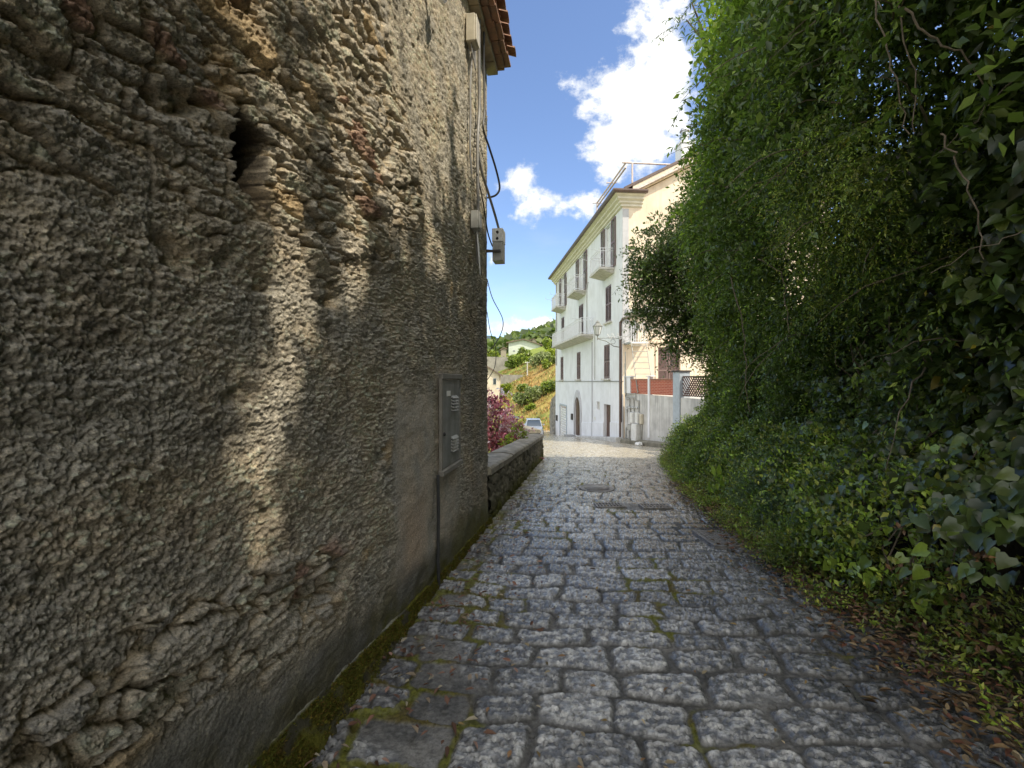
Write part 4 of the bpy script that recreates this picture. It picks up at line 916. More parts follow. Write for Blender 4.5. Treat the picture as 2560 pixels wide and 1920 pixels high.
# ------------------------------------------------------------------ garden wall with brick panels, gas meters on it
P1 = Vector((5.52, 22.6, 0)); P2 = Vector((6.58, 18.3, 0)); GD = (P2-P1).normalized(); GO = Vector((GD.y, -GD.x, 0)); GO = GO if GO.x < 0 else -GO; GL = (P2-P1).length
FG = frame(P1, GD, GO, (0,0,1))
def gw(sx): k = ray(sx); return (k*P1.y-P1.x)/(GD.x-k*GD.y)
def gzz(crop, x, y): g = gw(crop(x, 0)[0]); return g, zat(crop(0, y)[1], P1.y+g*GD.y)
GW = thing('garden_wall', 'streaked concrete garden wall topped with red brick panels and white posts', 'garden wall', (P1.x, P1.y, gz(P1.y)))
zt_ = 1.02
m = MB(); m.hexa([FG(.05, -.35, -2.2), FG(GL+2.6, -.35, -2.2), FG(GL+2.6, 0, -2.2), FG(.05, 0, -2.2), FG(.05, -.35, zt_), FG(GL+2.6, -.35, zt_-.1), FG(GL+2.6, 0, zt_-.1), FG(.05, 0, zt_)]); m.build('wall', M['concrete'], GW)
m = MB(); pst = gw(c3(1530, 0)[0])
b0 = gw(c3(1372, 0)[0])
m.box((b0, -.14, zt_+.003), (pst-.08, -.02, 1.66), FG); m.box((pst+.08, -.14, zt_+.003), (GL-.24, -.02, 1.66), FG); m.build('brick_panel', M['brick'], GW)
m = MB(); m.box((b0-.02, -.18, 1.662), (pst-.08, .02, 1.71), FG); m.box((pst+.08, -.18, 1.662), (GL-.24, .02, 1.71), FG); m.build('brick_coping', M['terracotta'], GW, bevel=.008)
m = MB(); m.box((pst-.078, -.17, -.9), (pst+.078, .03, 1.80), FG); m.box((pst-.20, -.2, 1.803), (pst+.20, .06, 1.85), FG); m.build('post', M['plaster_white'], GW, bevel=.006)
m = MB(); m.box((.0, -.17, zt_), (b0-.02, .03, 1.80), FG); m.box((.0, -.2, 1.803), (b0+.12, .06, 1.86), FG); m.build('post', M['plaster_white'], GW, bevel=.006)
m = MB(); m.box((GL-.238, -.42, -1.6), (GL+.22, .05, 1.96), FG); pl = m.build('pillar', M['blue_grey'], GW, bevel=.008)
m = MB(); m.box((GL-.28, -.46, 1.963), (GL+.26, .09, 2.03), FG); m.build('cap', M['dark_metal'], pl)
m = MB()
for i in range(16):
    for s_ in (1, -1):
        u = GL+.25+i*.14; zz0, zz1 = zt_, 1.75; L = zz1-zz0; a = FG(u, -.12-.012*s_, zz0); b = FG(u+s_*L*.9, -.12-.012*s_, zz1)
        m.tube([a, b], .032, 4)
m.box((GL+.23, -.16, 1.75), (GL+2.6, -.08, 1.80), FG); m.build('lattice', M['dark_wood'], GW)
m = MB(); m.hexa([FG(.05, .004, -2.2), FG(GL+1.5, .004, -2.2), FG(GL+1.5, .26, -2.2), FG(.05, .3, -2.2), FG(.05, .004, gz(22.6)+.25), FG(GL+1.5, .004, gz(17)+.30), FG(GL+1.5, .22, gz(17)+.22), FG(.05, .26, gz(22.6)+.2)]); m.build('kerb', M['concrete_dark'], GW, bevel=.04)
def meter(xa, xb, ya, yb, label, mat, dep=.16):
    g0 = gw(c4(xa, 0)[0]); g1 = gw(c4(xb, 0)[0]); yd = P1.y+(g0+g1)/2*GD.y; za, zb = zat(c4(0, yb)[1], yd), zat(c4(0, ya)[1], yd)
    t = thing('meter_box', label, 'meter box', FG((g0+g1)/2, .02, za)); m = MB(); m.box((g0, .012, za), (g1, dep, zb), FG); m.build('body', mat, t, bevel=.008)
    m = MB(); m.box((g0+.02, dep+.0005, za+.02), (g1-.02, dep+.014, zb-.02), FG); m.build('door', mat, t, bevel=.004)
meter(1283, 1360, 1225, 1560, 'tall white utility box standing lowest against the garden wall', M['box_white'], .22)
meter(1325, 1362, 1055, 1215, 'narrow white meter box on the garden wall, right of two above the tall box', M['box_white'])
meter(1248, 1282, 1050, 1210, 'narrow white meter box on the garden wall, left of two above the tall box', M['box_white'])
meter(1200, 1246, 1050, 1235, 'pale grey meter box left of the narrow white boxes on the garden wall', M['concrete'], .12)
meter(1185, 1250, 1240, 1320, 'small square grey box under the pale meter box on the garden wall', M['box_grey'], .12)
meter(1378, 1410, 1075, 1230, 'narrow beige meter box right of the white boxes on the garden wall', M['box_beige'], .12)
gp = thing('gas_pipes', 'grey gas pipes stepping down the garden wall to the meter boxes', 'gas pipes', FG(.7, .03, -.5)); m = MB()
def G4(x, y, o=.05): g, z = gzz(c4, x, y); return FG(g, o, z)
for path in ([(1140,120),(1150,780),(1300,760),(1300,870),(1345,870),(1345,1050)], [(1135,300),(1140,810),(1270,825),(1275,1040)], [(1150,840),(1205,845),(1205,960),(1215,1045)], [(1160,970),(1350,985)], [(1165,1000),(1180,1240),(1150,1310),(1145,1500)], [(1200,1330),(1195,1530)], [(1365,1220),(1395,1250),(1375,1540)]):
    m.tube([G4(*p) for p in path], .028, 7)
m.build('pipes', M['box_grey'], gp)
for p in ((1215,975),(1270,978),(1330,985)): m = MB(); m.lathe(G4(*p), [(.05, 0), (.05, .06), (.02, .09)], 8, GO); m.build('valve', M['steel'], gp)
bag = MB(); pp = FG(2.2, .45, gz(20.5)+.02); r_ = np.random.default_rng(3)
bag.lathe(pp, [(.02, .0), (.13, .01), (.17, .05), (.13, .12), (.05, .16), (.02, .15)], 11)
bag.v = [tuple(Vector(v)+Vector(r_.normal(0, .018, 3))) for v in bag.v]
tag(bag.build('plastic_bag', M['box_white'], None, pp), 'crumpled white plastic bag lying at the foot of the garden wall', 'bag')
# terrace ground behind the garden wall
m = MB(); m.add([FG(.0, -.3, .9), FG(GL+3.2, -.3, .9), FG(GL+3.2, -9, .9), FG(.0, -9, .9)], [(0,1,2,3)]); tag(m.build('garden_terrace', M['concrete'], None), 'paved garden terrace behind the brick topped wall', 'terrace', kind='structure')
# ------------------------------------------------------------------ land: valley, hillside, far hills
TY = np.array([-60, 12, 30, 45, 60, 75, 100, 130, 170, 230, 300, 420, 600, 760, 1100, 1700, 2400, 4000.])
TLz = np.array([-4, -4.2, -5.5, -8, -8.5, -7.5, -3.0, 1.6, 9.0, 15, 22, 31, 42, 36, 60, 165, 110, 60.])
TRz = np.array([-4, -3.0, -2.6, -3.6, -4.6, -2.6, 4.8, 9, 15.5, 23, 31, 46, 74, 66, 50, 140, 110, 60.])
def land(x, y):
    x = np.asarray(x, float); y = np.asarray(y, float); k = np.clip(x/np.maximum(y, 20), -.25, .30); t = (k+.045)/.135
    zl_, zr_ = np.interp(y, TY, TLz), np.interp(y, TY, TRz); z = zl_+(zr_-zl_)*np.clip(t, -.8, 2.2)
    z = z+fbm(x/60, y/60, 4, 201)*np.interp(y, [60, 200, 600, 2000], [.4, 1.2, 5, 20])
    near = sst(72, 58, y); lane = gz(y)-.35
    side = np.where(x < xl(y), lane-np.clip((xl(y)-.4-x)/2.2, 0, 1)*3.4, lane)
    return z*(1-near)+np.where(y < 75, side, z)*near
lx = np.concatenate([-np.geomspace(2500, 8, 46), np.linspace(-7.5, 16, 60), np.geomspace(17, 2500, 46)]); ly = np.concatenate([np.linspace(-60, 56, 100), np.geomspace(57, 4000, 190)])
LX, LY = np.meshgrid(lx, ly, indexing='ij'); LZ = land(LX, LY)
kx = LX/np.maximum(LY, 20)
dry = sst(-.25, .25, fbm(LX/9, LY/16, 4, 211)+.55*sst(-.02, .03, kx+.02*fbm(LX/14, LY/20, 2, 212))-.54)*sst(128, 98, LY)
LC = mix(np.broadcast_to((.25,.30,.07), LX.shape+(3,)), np.broadcast_to((.46,.29,.105), LX.shape+(3,)), dry)
LC = mix(LC, np.broadcast_to((.07,.085,.03), LX.shape+(3,)), .8*sst(.0, .4, fbm(LX/6, LY/9, 4, 213))*(1-.75*dry))
LC = mix(LC, np.broadcast_to((.045,.075,.03), LX.shape+(3,)), sst(260, 400, LY)); LC = mix(LC, np.broadcast_to((.075,.11,.13), LX.shape+(3,)), sst(800, 1400, LY))  # farthest hills turned blue: distance haze put into the colour
n = NT('hillside'); a = n.attr('col').outputs['Color']; c = n.objco()
nz = n.noise(n.mapping(c, (1, .6, 1)), 1.1, 7, .7); col = n.mixc(n.ramp(nz, .35, .7, 0, .65), a, n.mixc(1., a, (.5,.5,.5), 'MULTIPLY'))
M['land'] = n.done(n.bsdf(col, .95, n.bump(nz, .6, .4), 0, .1))
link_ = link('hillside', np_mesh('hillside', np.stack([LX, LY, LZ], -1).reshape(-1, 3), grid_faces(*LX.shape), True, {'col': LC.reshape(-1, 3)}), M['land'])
tag(link_, 'sloping valley side with dry orange grass, green fields and hills beyond', 'hillside', kind='structure')

# bank rising on the right of the lane, bare earth behind the leaves
by = np.concatenate([np.linspace(-6, 16.5, 120)]); bu = np.linspace(0, 1, 40)
BY, BU = np.meshgrid(by, bu, indexing='ij')
off = np.interp(BU, [0, .08, .2, .4, .6, .8, 1], [.12, .55, 1.35, 1.75, 2.0, 2.8, 8]); hh = np.interp(BU, [0, .08, .2, .4, .6, .8, 1], [-.08, .10, .7, 2.2, 4.0, 5.6, 7.2])
hh = hh*np.interp(BY, [-6, 7.5, 11, 16.5], [1, 1, .6, .24]); BX = xr(BY)+off+fbm(BY, BU*4, 3, 221)*.2*np.minimum(1, BU*6)
BZ = gz(BY)+hh+fbm(BY*1.5, BU*6, 3, 222)*.1*np.minimum(1, BU*8)
o = link('earth_bank', np_mesh('earth_bank', np.stack([BX, BY, BZ], -1).reshape(-1, 3), grid_faces(*BX.shape), True), M['soil']); tag(o, 'steep dark earth bank under the greenery on the right of the lane', 'bank', kind='structure')

# ------------------------------------------------------------------ leaves
class Leaves:
    def __init__(s): s.P = []; s.N = []; s.T = []; s.S = []; s.C = []
    def add(s, P, N, T, S, C):
        for l, a in ((s.P, P), (s.N, N), (s.T, T), (s.S, S), (s.C, C)): l.append(np.asarray(a, float))
    def cat(s): return [np.concatenate(l) for l in (s.P, s.N, s.T, s.S, s.C)]
    def build(s, name, mat, parent=None, aspect=.45, shape='oval', fold=.18, base=None, keep=None):
        P, N, T, S, C = s.cat()
        if keep is not None: k = keep(P); P, N, T, S, C = P[k], N[k], T[k], S[k], C[k]
        T = T/np.linalg.norm(T, axis=1, keepdims=True); B = np.cross(N, T); B /= np.linalg.norm(B, axis=1, keepdims=True)+1e-9; N = np.cross(T, B)
        if shape == 'oval': tpl = np.array([(0,0,0), (.42,-.5,fold), (1,0,-.08), (.42,.5,fold)]); tri = np.array([(0,1,2), (0,2,3)])
        elif shape == 'lance': tpl = np.array([(0,0,0), (.3,-.5,fold), (.65,-.38,fold*.6), (1,0,-.15), (.65,.38,fold*.6), (.3,.5,fold)]); tri = np.array([(0,1,2), (0,2,3), (0,3,4), (0,4,5)])
        else:   # ivy: heart with shallow lobes
            tpl = np.array([(0,0,0), (-.14,-.26,.05), (.10,-.52,.12), (.40,-.40,.10), (.58,-.30,.05), (1,0,-.16), (.58,.30,.05), (.40,.40,.10), (.10,.52,.12), (-.14,.26,.05), (.42,0,-.02)])
            tri = np.array([(0,1,2), (0,2,10), (2,3,10), (3,4,10), (4,5,10), (10,5,6), (10,6,7), (10,7,8), (10,8,0), (0,8,9)])
        n, k = len(P), len(tpl); asp = aspect if shape != 'ivy' else 1.0
        bend = .7+.6*rng.random((n, 1, 1)); 
        V = P[:, None, :]+S[:, None, None]*(tpl[None, :, 0:1]*T[:, None, :]+tpl[None, :, 1:2]*asp*B[:, None, :]+tpl[None, :, 2:3]*asp*bend*N[:, None, :])
        F = (np.arange(n)[:, None, None]*k+tri[None]).reshape(-1, 3)
        col = np.repeat(np.clip(C, .003, .9), k, axis=0)
        me = np_mesh(name, V.reshape(-1, 3), F, False, {'col': col}); return link(name, me, mat, parent, base)
def noise3(P, f, seed):
    return (perlin(P[:, 0]*f+P[:, 2]*f*.61, P[:, 1]*f-P[:, 2]*f*.43, seed)+perlin(P[:, 2]*f+P[:, 0]*f*.37, P[:, 1]*f*.83+P[:, 2]*f*.29, seed+3))*.6
def unit(n):
    v = rng.normal(size=(n, 3)); return v/np.linalg.norm(v, axis=1, keepdims=True)
def tone(n, pal, var=.22, yellow=.0):
    pal = np.array(pal); c = pal[rng.integers(0, len(pal), n)]*(1+var*rng.normal(size=(n, 1))).clip(.45, 1.7)
    if yellow: y = rng.random(n) < yellow; c[y] = np.array((.38,.30,.03))*(.6+.6*rng.random((y.sum(), 1)))
    return c
def shoots(L, start, dirv, length, m, size, pal, droop=.5, spread=.75, var=.22, yellow=0, up=.35, tips=1.0):
    """leafy shoots: leaves set alternately along drooping stems"""
    k = len(start); dirv = dirv/np.linalg.norm(dirv, axis=1, keepdims=True); length = np.broadcast_to(length, (k,))
    s = (np.arange(m)+.5)/m; s = s[None, :]+rng.normal(0, .04, (k, m))
    P = start[:, None, :]+dirv[:, None, :]*(s*length[:, None])[..., None]; P[..., 2] -= droop*(s**2)*length[:, None]
    tang = dirv[:, None, :].repeat(m, 1).copy(); tang[..., 2] -= 2*droop*s
    rnd = rng.normal(size=(k, m, 3)); side = np.cross(tang, rnd); side /= np.linalg.norm(side, axis=2, keepdims=True)+1e-9
    T = tang*(1-spread)+side*spread+rng.normal(0, .15, (k, m, 3)); N = rng.normal(0, .55, (k, m, 3)); N[..., 2] += up*2; N[..., 0] -= .25
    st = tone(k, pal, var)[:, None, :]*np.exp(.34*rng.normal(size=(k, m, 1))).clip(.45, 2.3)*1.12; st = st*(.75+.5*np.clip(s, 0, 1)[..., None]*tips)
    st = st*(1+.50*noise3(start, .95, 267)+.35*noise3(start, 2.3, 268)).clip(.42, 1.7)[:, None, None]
    st = st.reshape(-1, 3)
    if yellow: y = rng.random(len(st)) < yellow; st[y] = np.array((.42,.33,.04))*(.5+.7*rng.random((y.sum(), 1)))
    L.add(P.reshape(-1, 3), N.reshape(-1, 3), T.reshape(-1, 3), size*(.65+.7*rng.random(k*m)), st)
    return P
def twigs(P, r=.004, every=1):
    """thin stems along shoots; P (k,m,3)"""
    k, m, _ = P.shape; a = np.arange(3)*2*np.pi/3; off = np.stack([np.cos(a), np.sin(a), np.zeros(3)], 1)*r
    P = P[::every]; k = len(P); V = (P[:, :, None, :]+off[None, None]).reshape(-1, 3); F = []
    base = (np.arange(k)[:, None]*m+np.arange(m-1)[None, :])*3
    for j in range(3): F.append(np.stack([base+j, base+(j+1) % 3, base+3+(j+1) % 3, base+3+j], -1).reshape(-1, 4))
    return V, np.concatenate(F)
# leaves cut away along sun rays so light streaks fall on the old wall
def sun_gap(P):
    t = (P[:, 0]-xw(P[:, 1])-.155*0)/ (SUN.x-.155*SUN.y); y = P[:, 1]-SUN.y*t; z = P[:, 2]-SUN.z*t
    nz = fbm(y*3.2, z*.85, 3, 231); nf = fbm(y*11, z*3.5, 3, 232)
    g = np.zeros(len(P), bool)
    path = np.interp(z, [.6, 1.1, 1.5, 1.9, 2.2, 2.8, 3.1, 3.6], [1.93, 1.95, 2.0, 2.14, 2.07, 1.97, 1.78, 1.66])
    g |= (np.abs(y-path-.04*nz) < np.interp(z, [.6, 1.3, 2.6, 3.2], [.10, .21, .23, .36])*(1+.8*nz+.7*nf)) & (z > .7+.3*nf) & (z < 3.7)
    for yc, w, z0, z1 in ((2.38, .04, 2.75, 4.2), (2.66, .10, 1.95, 4.2), (3.12, .13, 2.55, 5), (3.45, .08, 3.0, 5), (3.85, .22, 2.9, 5.2), (4.35, .18, 3.3, 5.4), (4.9, .13, 3.9, 6), (5.4, .17, 4.0, 6.2), (5.9, .20, 3.6, 6.2), (3.9, .06, 2.45, 3.0), (4.15, .05, 2.5, 2.95)):
        g |= (np.abs(y-yc-.05*nz-(z-z0)*-.0) < (w+.12)*(1+1.0*nz+.6*nf)) & (z > z0+.25*nf) & (z < z1)
    # light on the parapet top and on the open part of the lane
    return g & (P[:, 0] > xw(P[:, 1])+.4)
ROADLIGHT = lambda P: None
def sun_lane(P):  # leaves cut away here keep a patch of the lane sunlit
    t = (P[:, 2]+1.05)/SUN.z; x = P[:, 0]-SUN.x*t; y = P[:, 1]-SUN.y*t
    return (y > 15.2+.5*fbm(x, y, 2, 233)) & (y < 21.5) & (x > .8) & (x < 4.9) & (P[:, 2] > .8) & (P[:, 0] > 3)
def keep_leaf(P): return ~(sun_gap(P)) & ~sun_lane(P)

BOFF_H = [0, .3, .6, 1.0, 1.6, 2.5, 3.5, 4.5, 5.5, 7, 8.5, 10, 12]; BOFF_X = [.10, .25, .42, .62, 1.10, .95, .45, .20, .06, .12, .6, 1.5, 3.0]
def bank_pt(d, h, extra=0):
    nz = fbm(d*.9, h*.9, 3, 241); n2 = fbm(d*2.6, h*2.6, 2, 242)
    x = xr(d)+np.interp(h, BOFF_H, BOFF_X)+(nz*.62+n2*.26)*np.clip(h, 0, 1)+extra
    x = x+np.interp(d, [8, 11, 14], [0, .30, .60])*sst(1.0, 2.6, h)
    return np.stack([x, d, gz(d)+h], -1)
def bank_shoots(L, n, dr, hr, length, m, size, pal, thr=-.25, seed=250, depth=.5, **kw):
    d = rng.uniform(*dr, n); h = rng.uniform(*hr, n); nz = fbm(d*1.15, h*1.3, 3, seed); k = nz+rng.normal(0, .08, n)+.35*fbm(d*3.3, h*3.3, 2, seed+40) > thr; k &= np.exp(-((d-5.2)/1.0)**2-((h-2.25)/.6)**2)+np.exp(-((d-3.0)/.7)**2-((h-3.9)/.5)**2)+.8*np.exp(-((d-8.2)/.8)**2-((h-2.2)/.45)**2) < rng.uniform(.15, .85, n)
    d, h = d[k], h[k]
    P = bank_pt(d, h, rng.random(len(d))**1.6*depth+.10); D_ = np.stack([-1+.5*rng.normal(size=len(d)), .75*rng.normal(size=len(d))-.15, .35+.6*rng.normal(size=len(d))], -1)
    return shoots(L, P, D_, length*(.6+.8*rng.random(len(d))), m, size, pal, **kw)
DK = [(.075,.112,.028), (.095,.138,.034), (.058,.092,.030)]; MD = [(.125,.180,.036), (.16,.215,.042), (.10,.155,.034)]; BR = [(.24,.34,.042), (.29,.39,.05), (.20,.30,.038)]; GRY = [(.12,.175,.10), (.14,.195,.12), (.095,.145,.08)]; YL = [(.27,.28,.05), (.22,.25,.045)]

def limb_path(p0, p1, bend=.25, n=6):
    p0 = Vector(p0); p1 = Vector(p1); L = (p1-p0).length; j = Vector((random.uniform(-1,1), random.uniform(-1,1), random.uniform(.2,1)))*bend*L
    return [p0.lerp(p1, t)+j*(t*(1-t)*1.6) for t in np.linspace(0, 1, n)]
def tree_wood(t, foot, fork, ends, r0, mat=None):
    m = MB(); m.tube(limb_path(foot, fork, .08), list(np.linspace(r0, r0*.7, 6)), 9); m.build('trunk', mat or M['bark'], t, smooth=True)
    m = MB()
    for e in ends: m.tube(limb_path(fork, e, .15), list(np.linspace(r0*.5, r0*.10, 6)), 6)
    m.build('limbs', mat or M['bark'], t, smooth=True)
def crown_shoots(L, blobs, length, m, size, pal, per=260, clump=-.16, **kw):
    """shoots leaving the outer part of lumpy blobs (centre, radius)"""
    out = []
    for (cx, cy, cz), r in blobs:
        n = int(per*r*r/1.0); u = unit(n); rad = r*(.45+.55*rng.random((n, 1))**.6); nz = fbm(u[:, 0]*2.2+cx, u[:, 2]*2.2+cy*1.3+u[:, 1], 3, 261); k = nz > -.22
        P = np.array((cx, cy, cz))+u*rad*np.array((1, 1, .85)); P, u = P[k], u[k]; k = noise3(P, 1.9, 265)+rng.normal(0, .07, len(P)) > clump; P, u = P[k], u[k]
        out.append(shoots(L, P, u+rng.normal(0, .5, u.shape), length*(.6+.8*rng.random(len(P))), m, size, pal, **kw))
    return out
# ------------------------------------------------------------------ trees and climbers on the bank
def plant(name, label, cat, x, y, h=0.0, group=None): return thing(name, label, cat, (x, y, gz(y)+h), group)
# small dark-leaved tree reaching out in front of the white house
t = plant('holm_oak', 'dark small-leaved tree whose branches hang in front of the white house', 'tree', 6.3, 12.6, 1.6)
blobs = [((4.55,12.4,4.75),.85), ((3.95,12.1,4.35),.66), ((3.6,11.9,5.0),.52), ((4.3,12.0,5.5),.62), ((5.0,12.6,5.6),.75), ((3.8,12.2,3.75),.55), ((4.45,12.6,3.55),.66), ((4.9,12.8,2.95),.58), ((5.5,12.8,4.3),1.0), ((5.2,12.2,6.2),.6), ((5.6,12.4,6.6),.8), ((5.5,12.4,3.2),.8), ((3.35,12.0,4.45),.32), ((4.55,12.5,2.6),.34), ((3.5,12.1,3.3),.30), ((5.6,13.6,5.2),.9), ((3.45,12.0,5.3),.25), ((4.9,12.2,4.9),.8), ((4.6,12.2,4.0),.7), ((5.1,12.4,3.6),.65), ((4.1,12.0,4.9),.5)]
tree_wood(t, (6.3,12.6,gz(12.6)+1.6), (5.6,12.5,3.2), [b[0] for b in blobs[::4]], .09)
L = Leaves(); P = crown_shoots(L, blobs, .42, 11, .088, DK+MD[:1], per=760, clump=-.20, droop=.45, spread=.65); L.build('crown', M['leaf_glossy'], t, .46, 'oval', keep=keep_leaf)
V, F = twigs(np.concatenate(P), .004, 3); link('twigs', np_mesh('twigs', V, F), M['bark'], t)['kind'] = 'stuff'
# lance-leaved tree whose twigs stand against the sky
t = plant('bay_tree', 'lance-leaved tree with open twigs against the sky at the top of the bank', 'tree', 5.6, 9.6, 3.0)
blobs = [((4.75,9.3,8.7),.7), ((4.05,9.2,8.75),.36), ((3.85,9.0,9.25),.36), ((4.3,9.3,7.35),.40), ((4.95,9.4,7.9),.7), ((4.6,9.4,6.5),.5), ((5.6,9.4,8.9),1.0), ((5.0,9.3,9.9),.8), ((3.55,9.1,9.1),.2), ((4.0,9.3,7.55),.22), ((4.15,9.4,6.75),.24), ((5.6,9.5,7.5),1.1), ((3.45,9.1,8.75),.30), ((3.7,9.1,8.05),.22), ((3.58,9.2,7.3),.2)]
tree_wood(t, (5.6,9.6,gz(9.6)+3.0), (5.2,9.5,5.9), [b[0] for b in blobs], .13)
L = Leaves(); P = crown_shoots(L, blobs, .46, 10, .095, GRY[:2]+MD+DK[:1], per=170, droop=.15, spread=.55); L.build('crown', M['leaf'], t, .28, 'lance', keep=keep_leaf)
V, F = twigs(np.concatenate(P), .005, 2); link('twigs', np_mesh('twigs', V, F), M['bark'], t)['kind'] = 'stuff'
# bright fresh green tree in the middle of the top
t = plant('false_acacia', 'fresh bright green tree hanging over the middle of the bank below the sky', 'tree', 5.4, 7.0, 3.2)
blobs = [((3.95,7.4,7.0),.75), ((3.85,7.9,6.2),.6), ((4.0,6.9,7.9),.8), ((3.65,7.2,5.6),.55), ((4.2,8.6,5.5),.65), ((4.2,9.2,4.9),.6), ((3.5,6.6,6.5),.55), ((3.95,8.6,4.9),.42), ((4.5,9.8,4.2),.5), ((3.35,6.1,7.4),.6)]
tree_wood(t, (5.4,7.0,gz(7)+3.2), (4.9,7.1,5.4), [b[0] for b in blobs], .14)
L = Leaves(); crown_shoots(L, blobs, .46, 14, .112, BR+BR+MD[:1], per=430, clump=-.06, droop=.55, spread=.6, yellow=.006, up=.6); L.build('crown', M['leaf_bright'], t, .48, 'oval', keep=keep_leaf)
# big dark tree overhead on the right, its crown shades the lane
t = plant('overhanging_tree', 'big dark tree leaning over the top right corner with bare trailing stems', 'tree', 5.3, 2.2, 3.3)
blobs = [((3.3,2.7,5.5),.7), ((3.6,3.6,5.4),.75), ((3.4,4.6,5.6),.75), ((3.6,5.5,5.4),.7), ((4.3,3.2,6.0),1.2), ((4.5,4.8,6.4),1.2), ((4.4,1.2,6.0),1.3), ((3.5,1.0,5.6),.8), ((3.6,-.4,5.5),.9), ((4.6,-1.2,6.2),1.4), ((3.8,-2.4,5.6),1.2), ((5.6,0,7.2),1.6), ((5.8,3.0,7.4),1.6), ((5.4,-3.2,6.6),1.7), ((5.8,5.4,7.2),1.4), ((4.2,-4.4,5.2),1.4), ((4.0,.2,4.4),1.0), ((4.0,-1.6,4.2),1.1), ((4.2,-3.2,3.8),1.2)]
tree_wood(t, (5.3,2.2,gz(2.2)+3.3), (4.8,2.4,4.9), [b[0] for b in blobs], .2)
L = Leaves(); crown_shoots(L, blobs, .5, 12, .105, DK+MD, per=150, droop=.5, spread=.65)
high = []  # extra crown, mostly out of view, added to block the sun
for yy_ in np.arange(-6.4, 4.2, 1.15):
    for zz_ in np.arange(3.2, 13.4, 1.2):
        if zz_ > (12.9 if yy_ < -.8 else 11.9)+rng.normal(0, .35): continue
        high.append(((4.6+.12*max(zz_-5, 0)+rng.normal(0, .45), yy_+rng.normal(0, .25), zz_+rng.normal(0, .2)), 1.15))
crown_shoots(L, [b for b in high if b[0][1] > 1.2], .5, 12, .095, DK+MD, per=260, clump=-1, droop=.5, spread=.65); crown_shoots(L, [b for b in high if b[0][1] <= 1.2], .6, 11, .17, DK+MD, per=100, clump=-1, droop=.5, spread=.65)
L.build('crown', M['leaf'], t, .52, 'oval', keep=keep_leaf)

# climbers and thicket on the face of the bank
t = plant('hanging_creeper', 'feathery green creeper hanging down the middle of the bank', 'creeper', 4.6, 6.0, .4)
L = Leaves(); bank_shoots(L, 5200, (3.2, 9.6), (1.4, 5.4), .40, 15, .060, MD+DK+BR[:1], thr=-.04, seed=251, droop=.8, spread=.55, yellow=.006); L.build('foliage', M['leaf'], t, .40, 'oval', keep=keep_leaf)
t = plant('yellow_green_creeper', 'yellowish feathery creeper trailing in the middle of the greenery', 'creeper', 3.9, 4.9, 1.9)
L = Leaves(); n = 900; d = rng.uniform(3.5, 5.3, n); h = 3.15+.36*np.sin((d-3.2)*1.6)+rng.normal(0, .36, n); P = bank_pt(d, h, rng.random(n)*.25-.12); D_ = np.stack([-1+.4*rng.normal(size=n), -.6+.5*rng.normal(size=n), .2+.3*rng.normal(size=n)], -1)
shoots(L, P, D_, .46*(.5+.8*rng.random(n)), 20, .030, YL+MD[:1]+BR[:1], droop=.95, spread=.6, yellow=.01); L.build('foliage', M['leaf'], t, .36, 'oval', keep=keep_leaf)
t = plant('dark_thicket', 'dense dark thicket of leafy stems filling the upper bank under the trees', 'thicket', 4.4, 4.0, 2.2)
L = Leaves(); bank_shoots(L, 5600, (-2.5, 11.5), (3.4, 7.0), .5, 12, .090, DK+MD, thr=-.06, seed=252, depth=.8, droop=.7, yellow=.008)
n = 8500; d = rng.uniform(3.0, 13.6, n); h = rng.uniform(1.2, 8.6, n)*np.interp(d, [3.5, 9, 13.6], [1, .92, .62]); P = bank_pt(d, h, .55+.5*rng.random(n)); D_ = np.stack([-1+.5*rng.normal(size=n), .75*rng.normal(size=n), .2+.6*rng.normal(size=n)], -1); shoots(L, P, D_, .5*(.6+.8*rng.random(n)), 10, .10, DK, droop=.6); L.build('foliage', M['leaf'], t, .44, 'oval', keep=keep_leaf)
t = plant('bramble_thicket', 'green thicket hanging over the far end of the bank beside the garden wall', 'thicket', 6.4, 13.2, .4)
L = Leaves(); bank_shoots(L, 5200, (8.4, 15.8), (.4, 4.2), .46, 11, .088, MD+DK+BR[:1], thr=-.08, seed=253, droop=.6, yellow=.006); L.build('foliage', M['leaf'], t, .5, 'oval', keep=keep_leaf)
def hedge_stems(t, n, dr, hr, seed):
    r_ = random.Random(seed)
    for i in range(n):
        m = MB(); d, h = r_.uniform(*dr), r_.uniform(*hr); p = Vector(bank_pt(np.array([d]), np.array([h]), .25)[0]); v = Vector((-.5+r_.uniform(-.3,.2), r_.uniform(-1,.6), r_.uniform(-.1,.7))).normalized(); L_ = r_.uniform(.7, 1.5); pts = []
        for k_ in range(8): q = k_/7; pts.append(p+v*L_*q+Vector((0,0,-.55*L_*q*q))+Vector((r_.gauss(0,.015), r_.gauss(0,.015), r_.gauss(0,.015))))
        m.tube(pts, list(np.linspace(.009, .002, 8)), 5); m.build('stem', M['vine'], t)
hedge_stems(bpy.data.objects['hanging_creeper'], 34, (3.4, 9.5), (1.8, 5.0), 21); hedge_stems(bpy.data.objects['dark_thicket'], 30, (2.4, 7.5), (3.6, 6.2), 22)
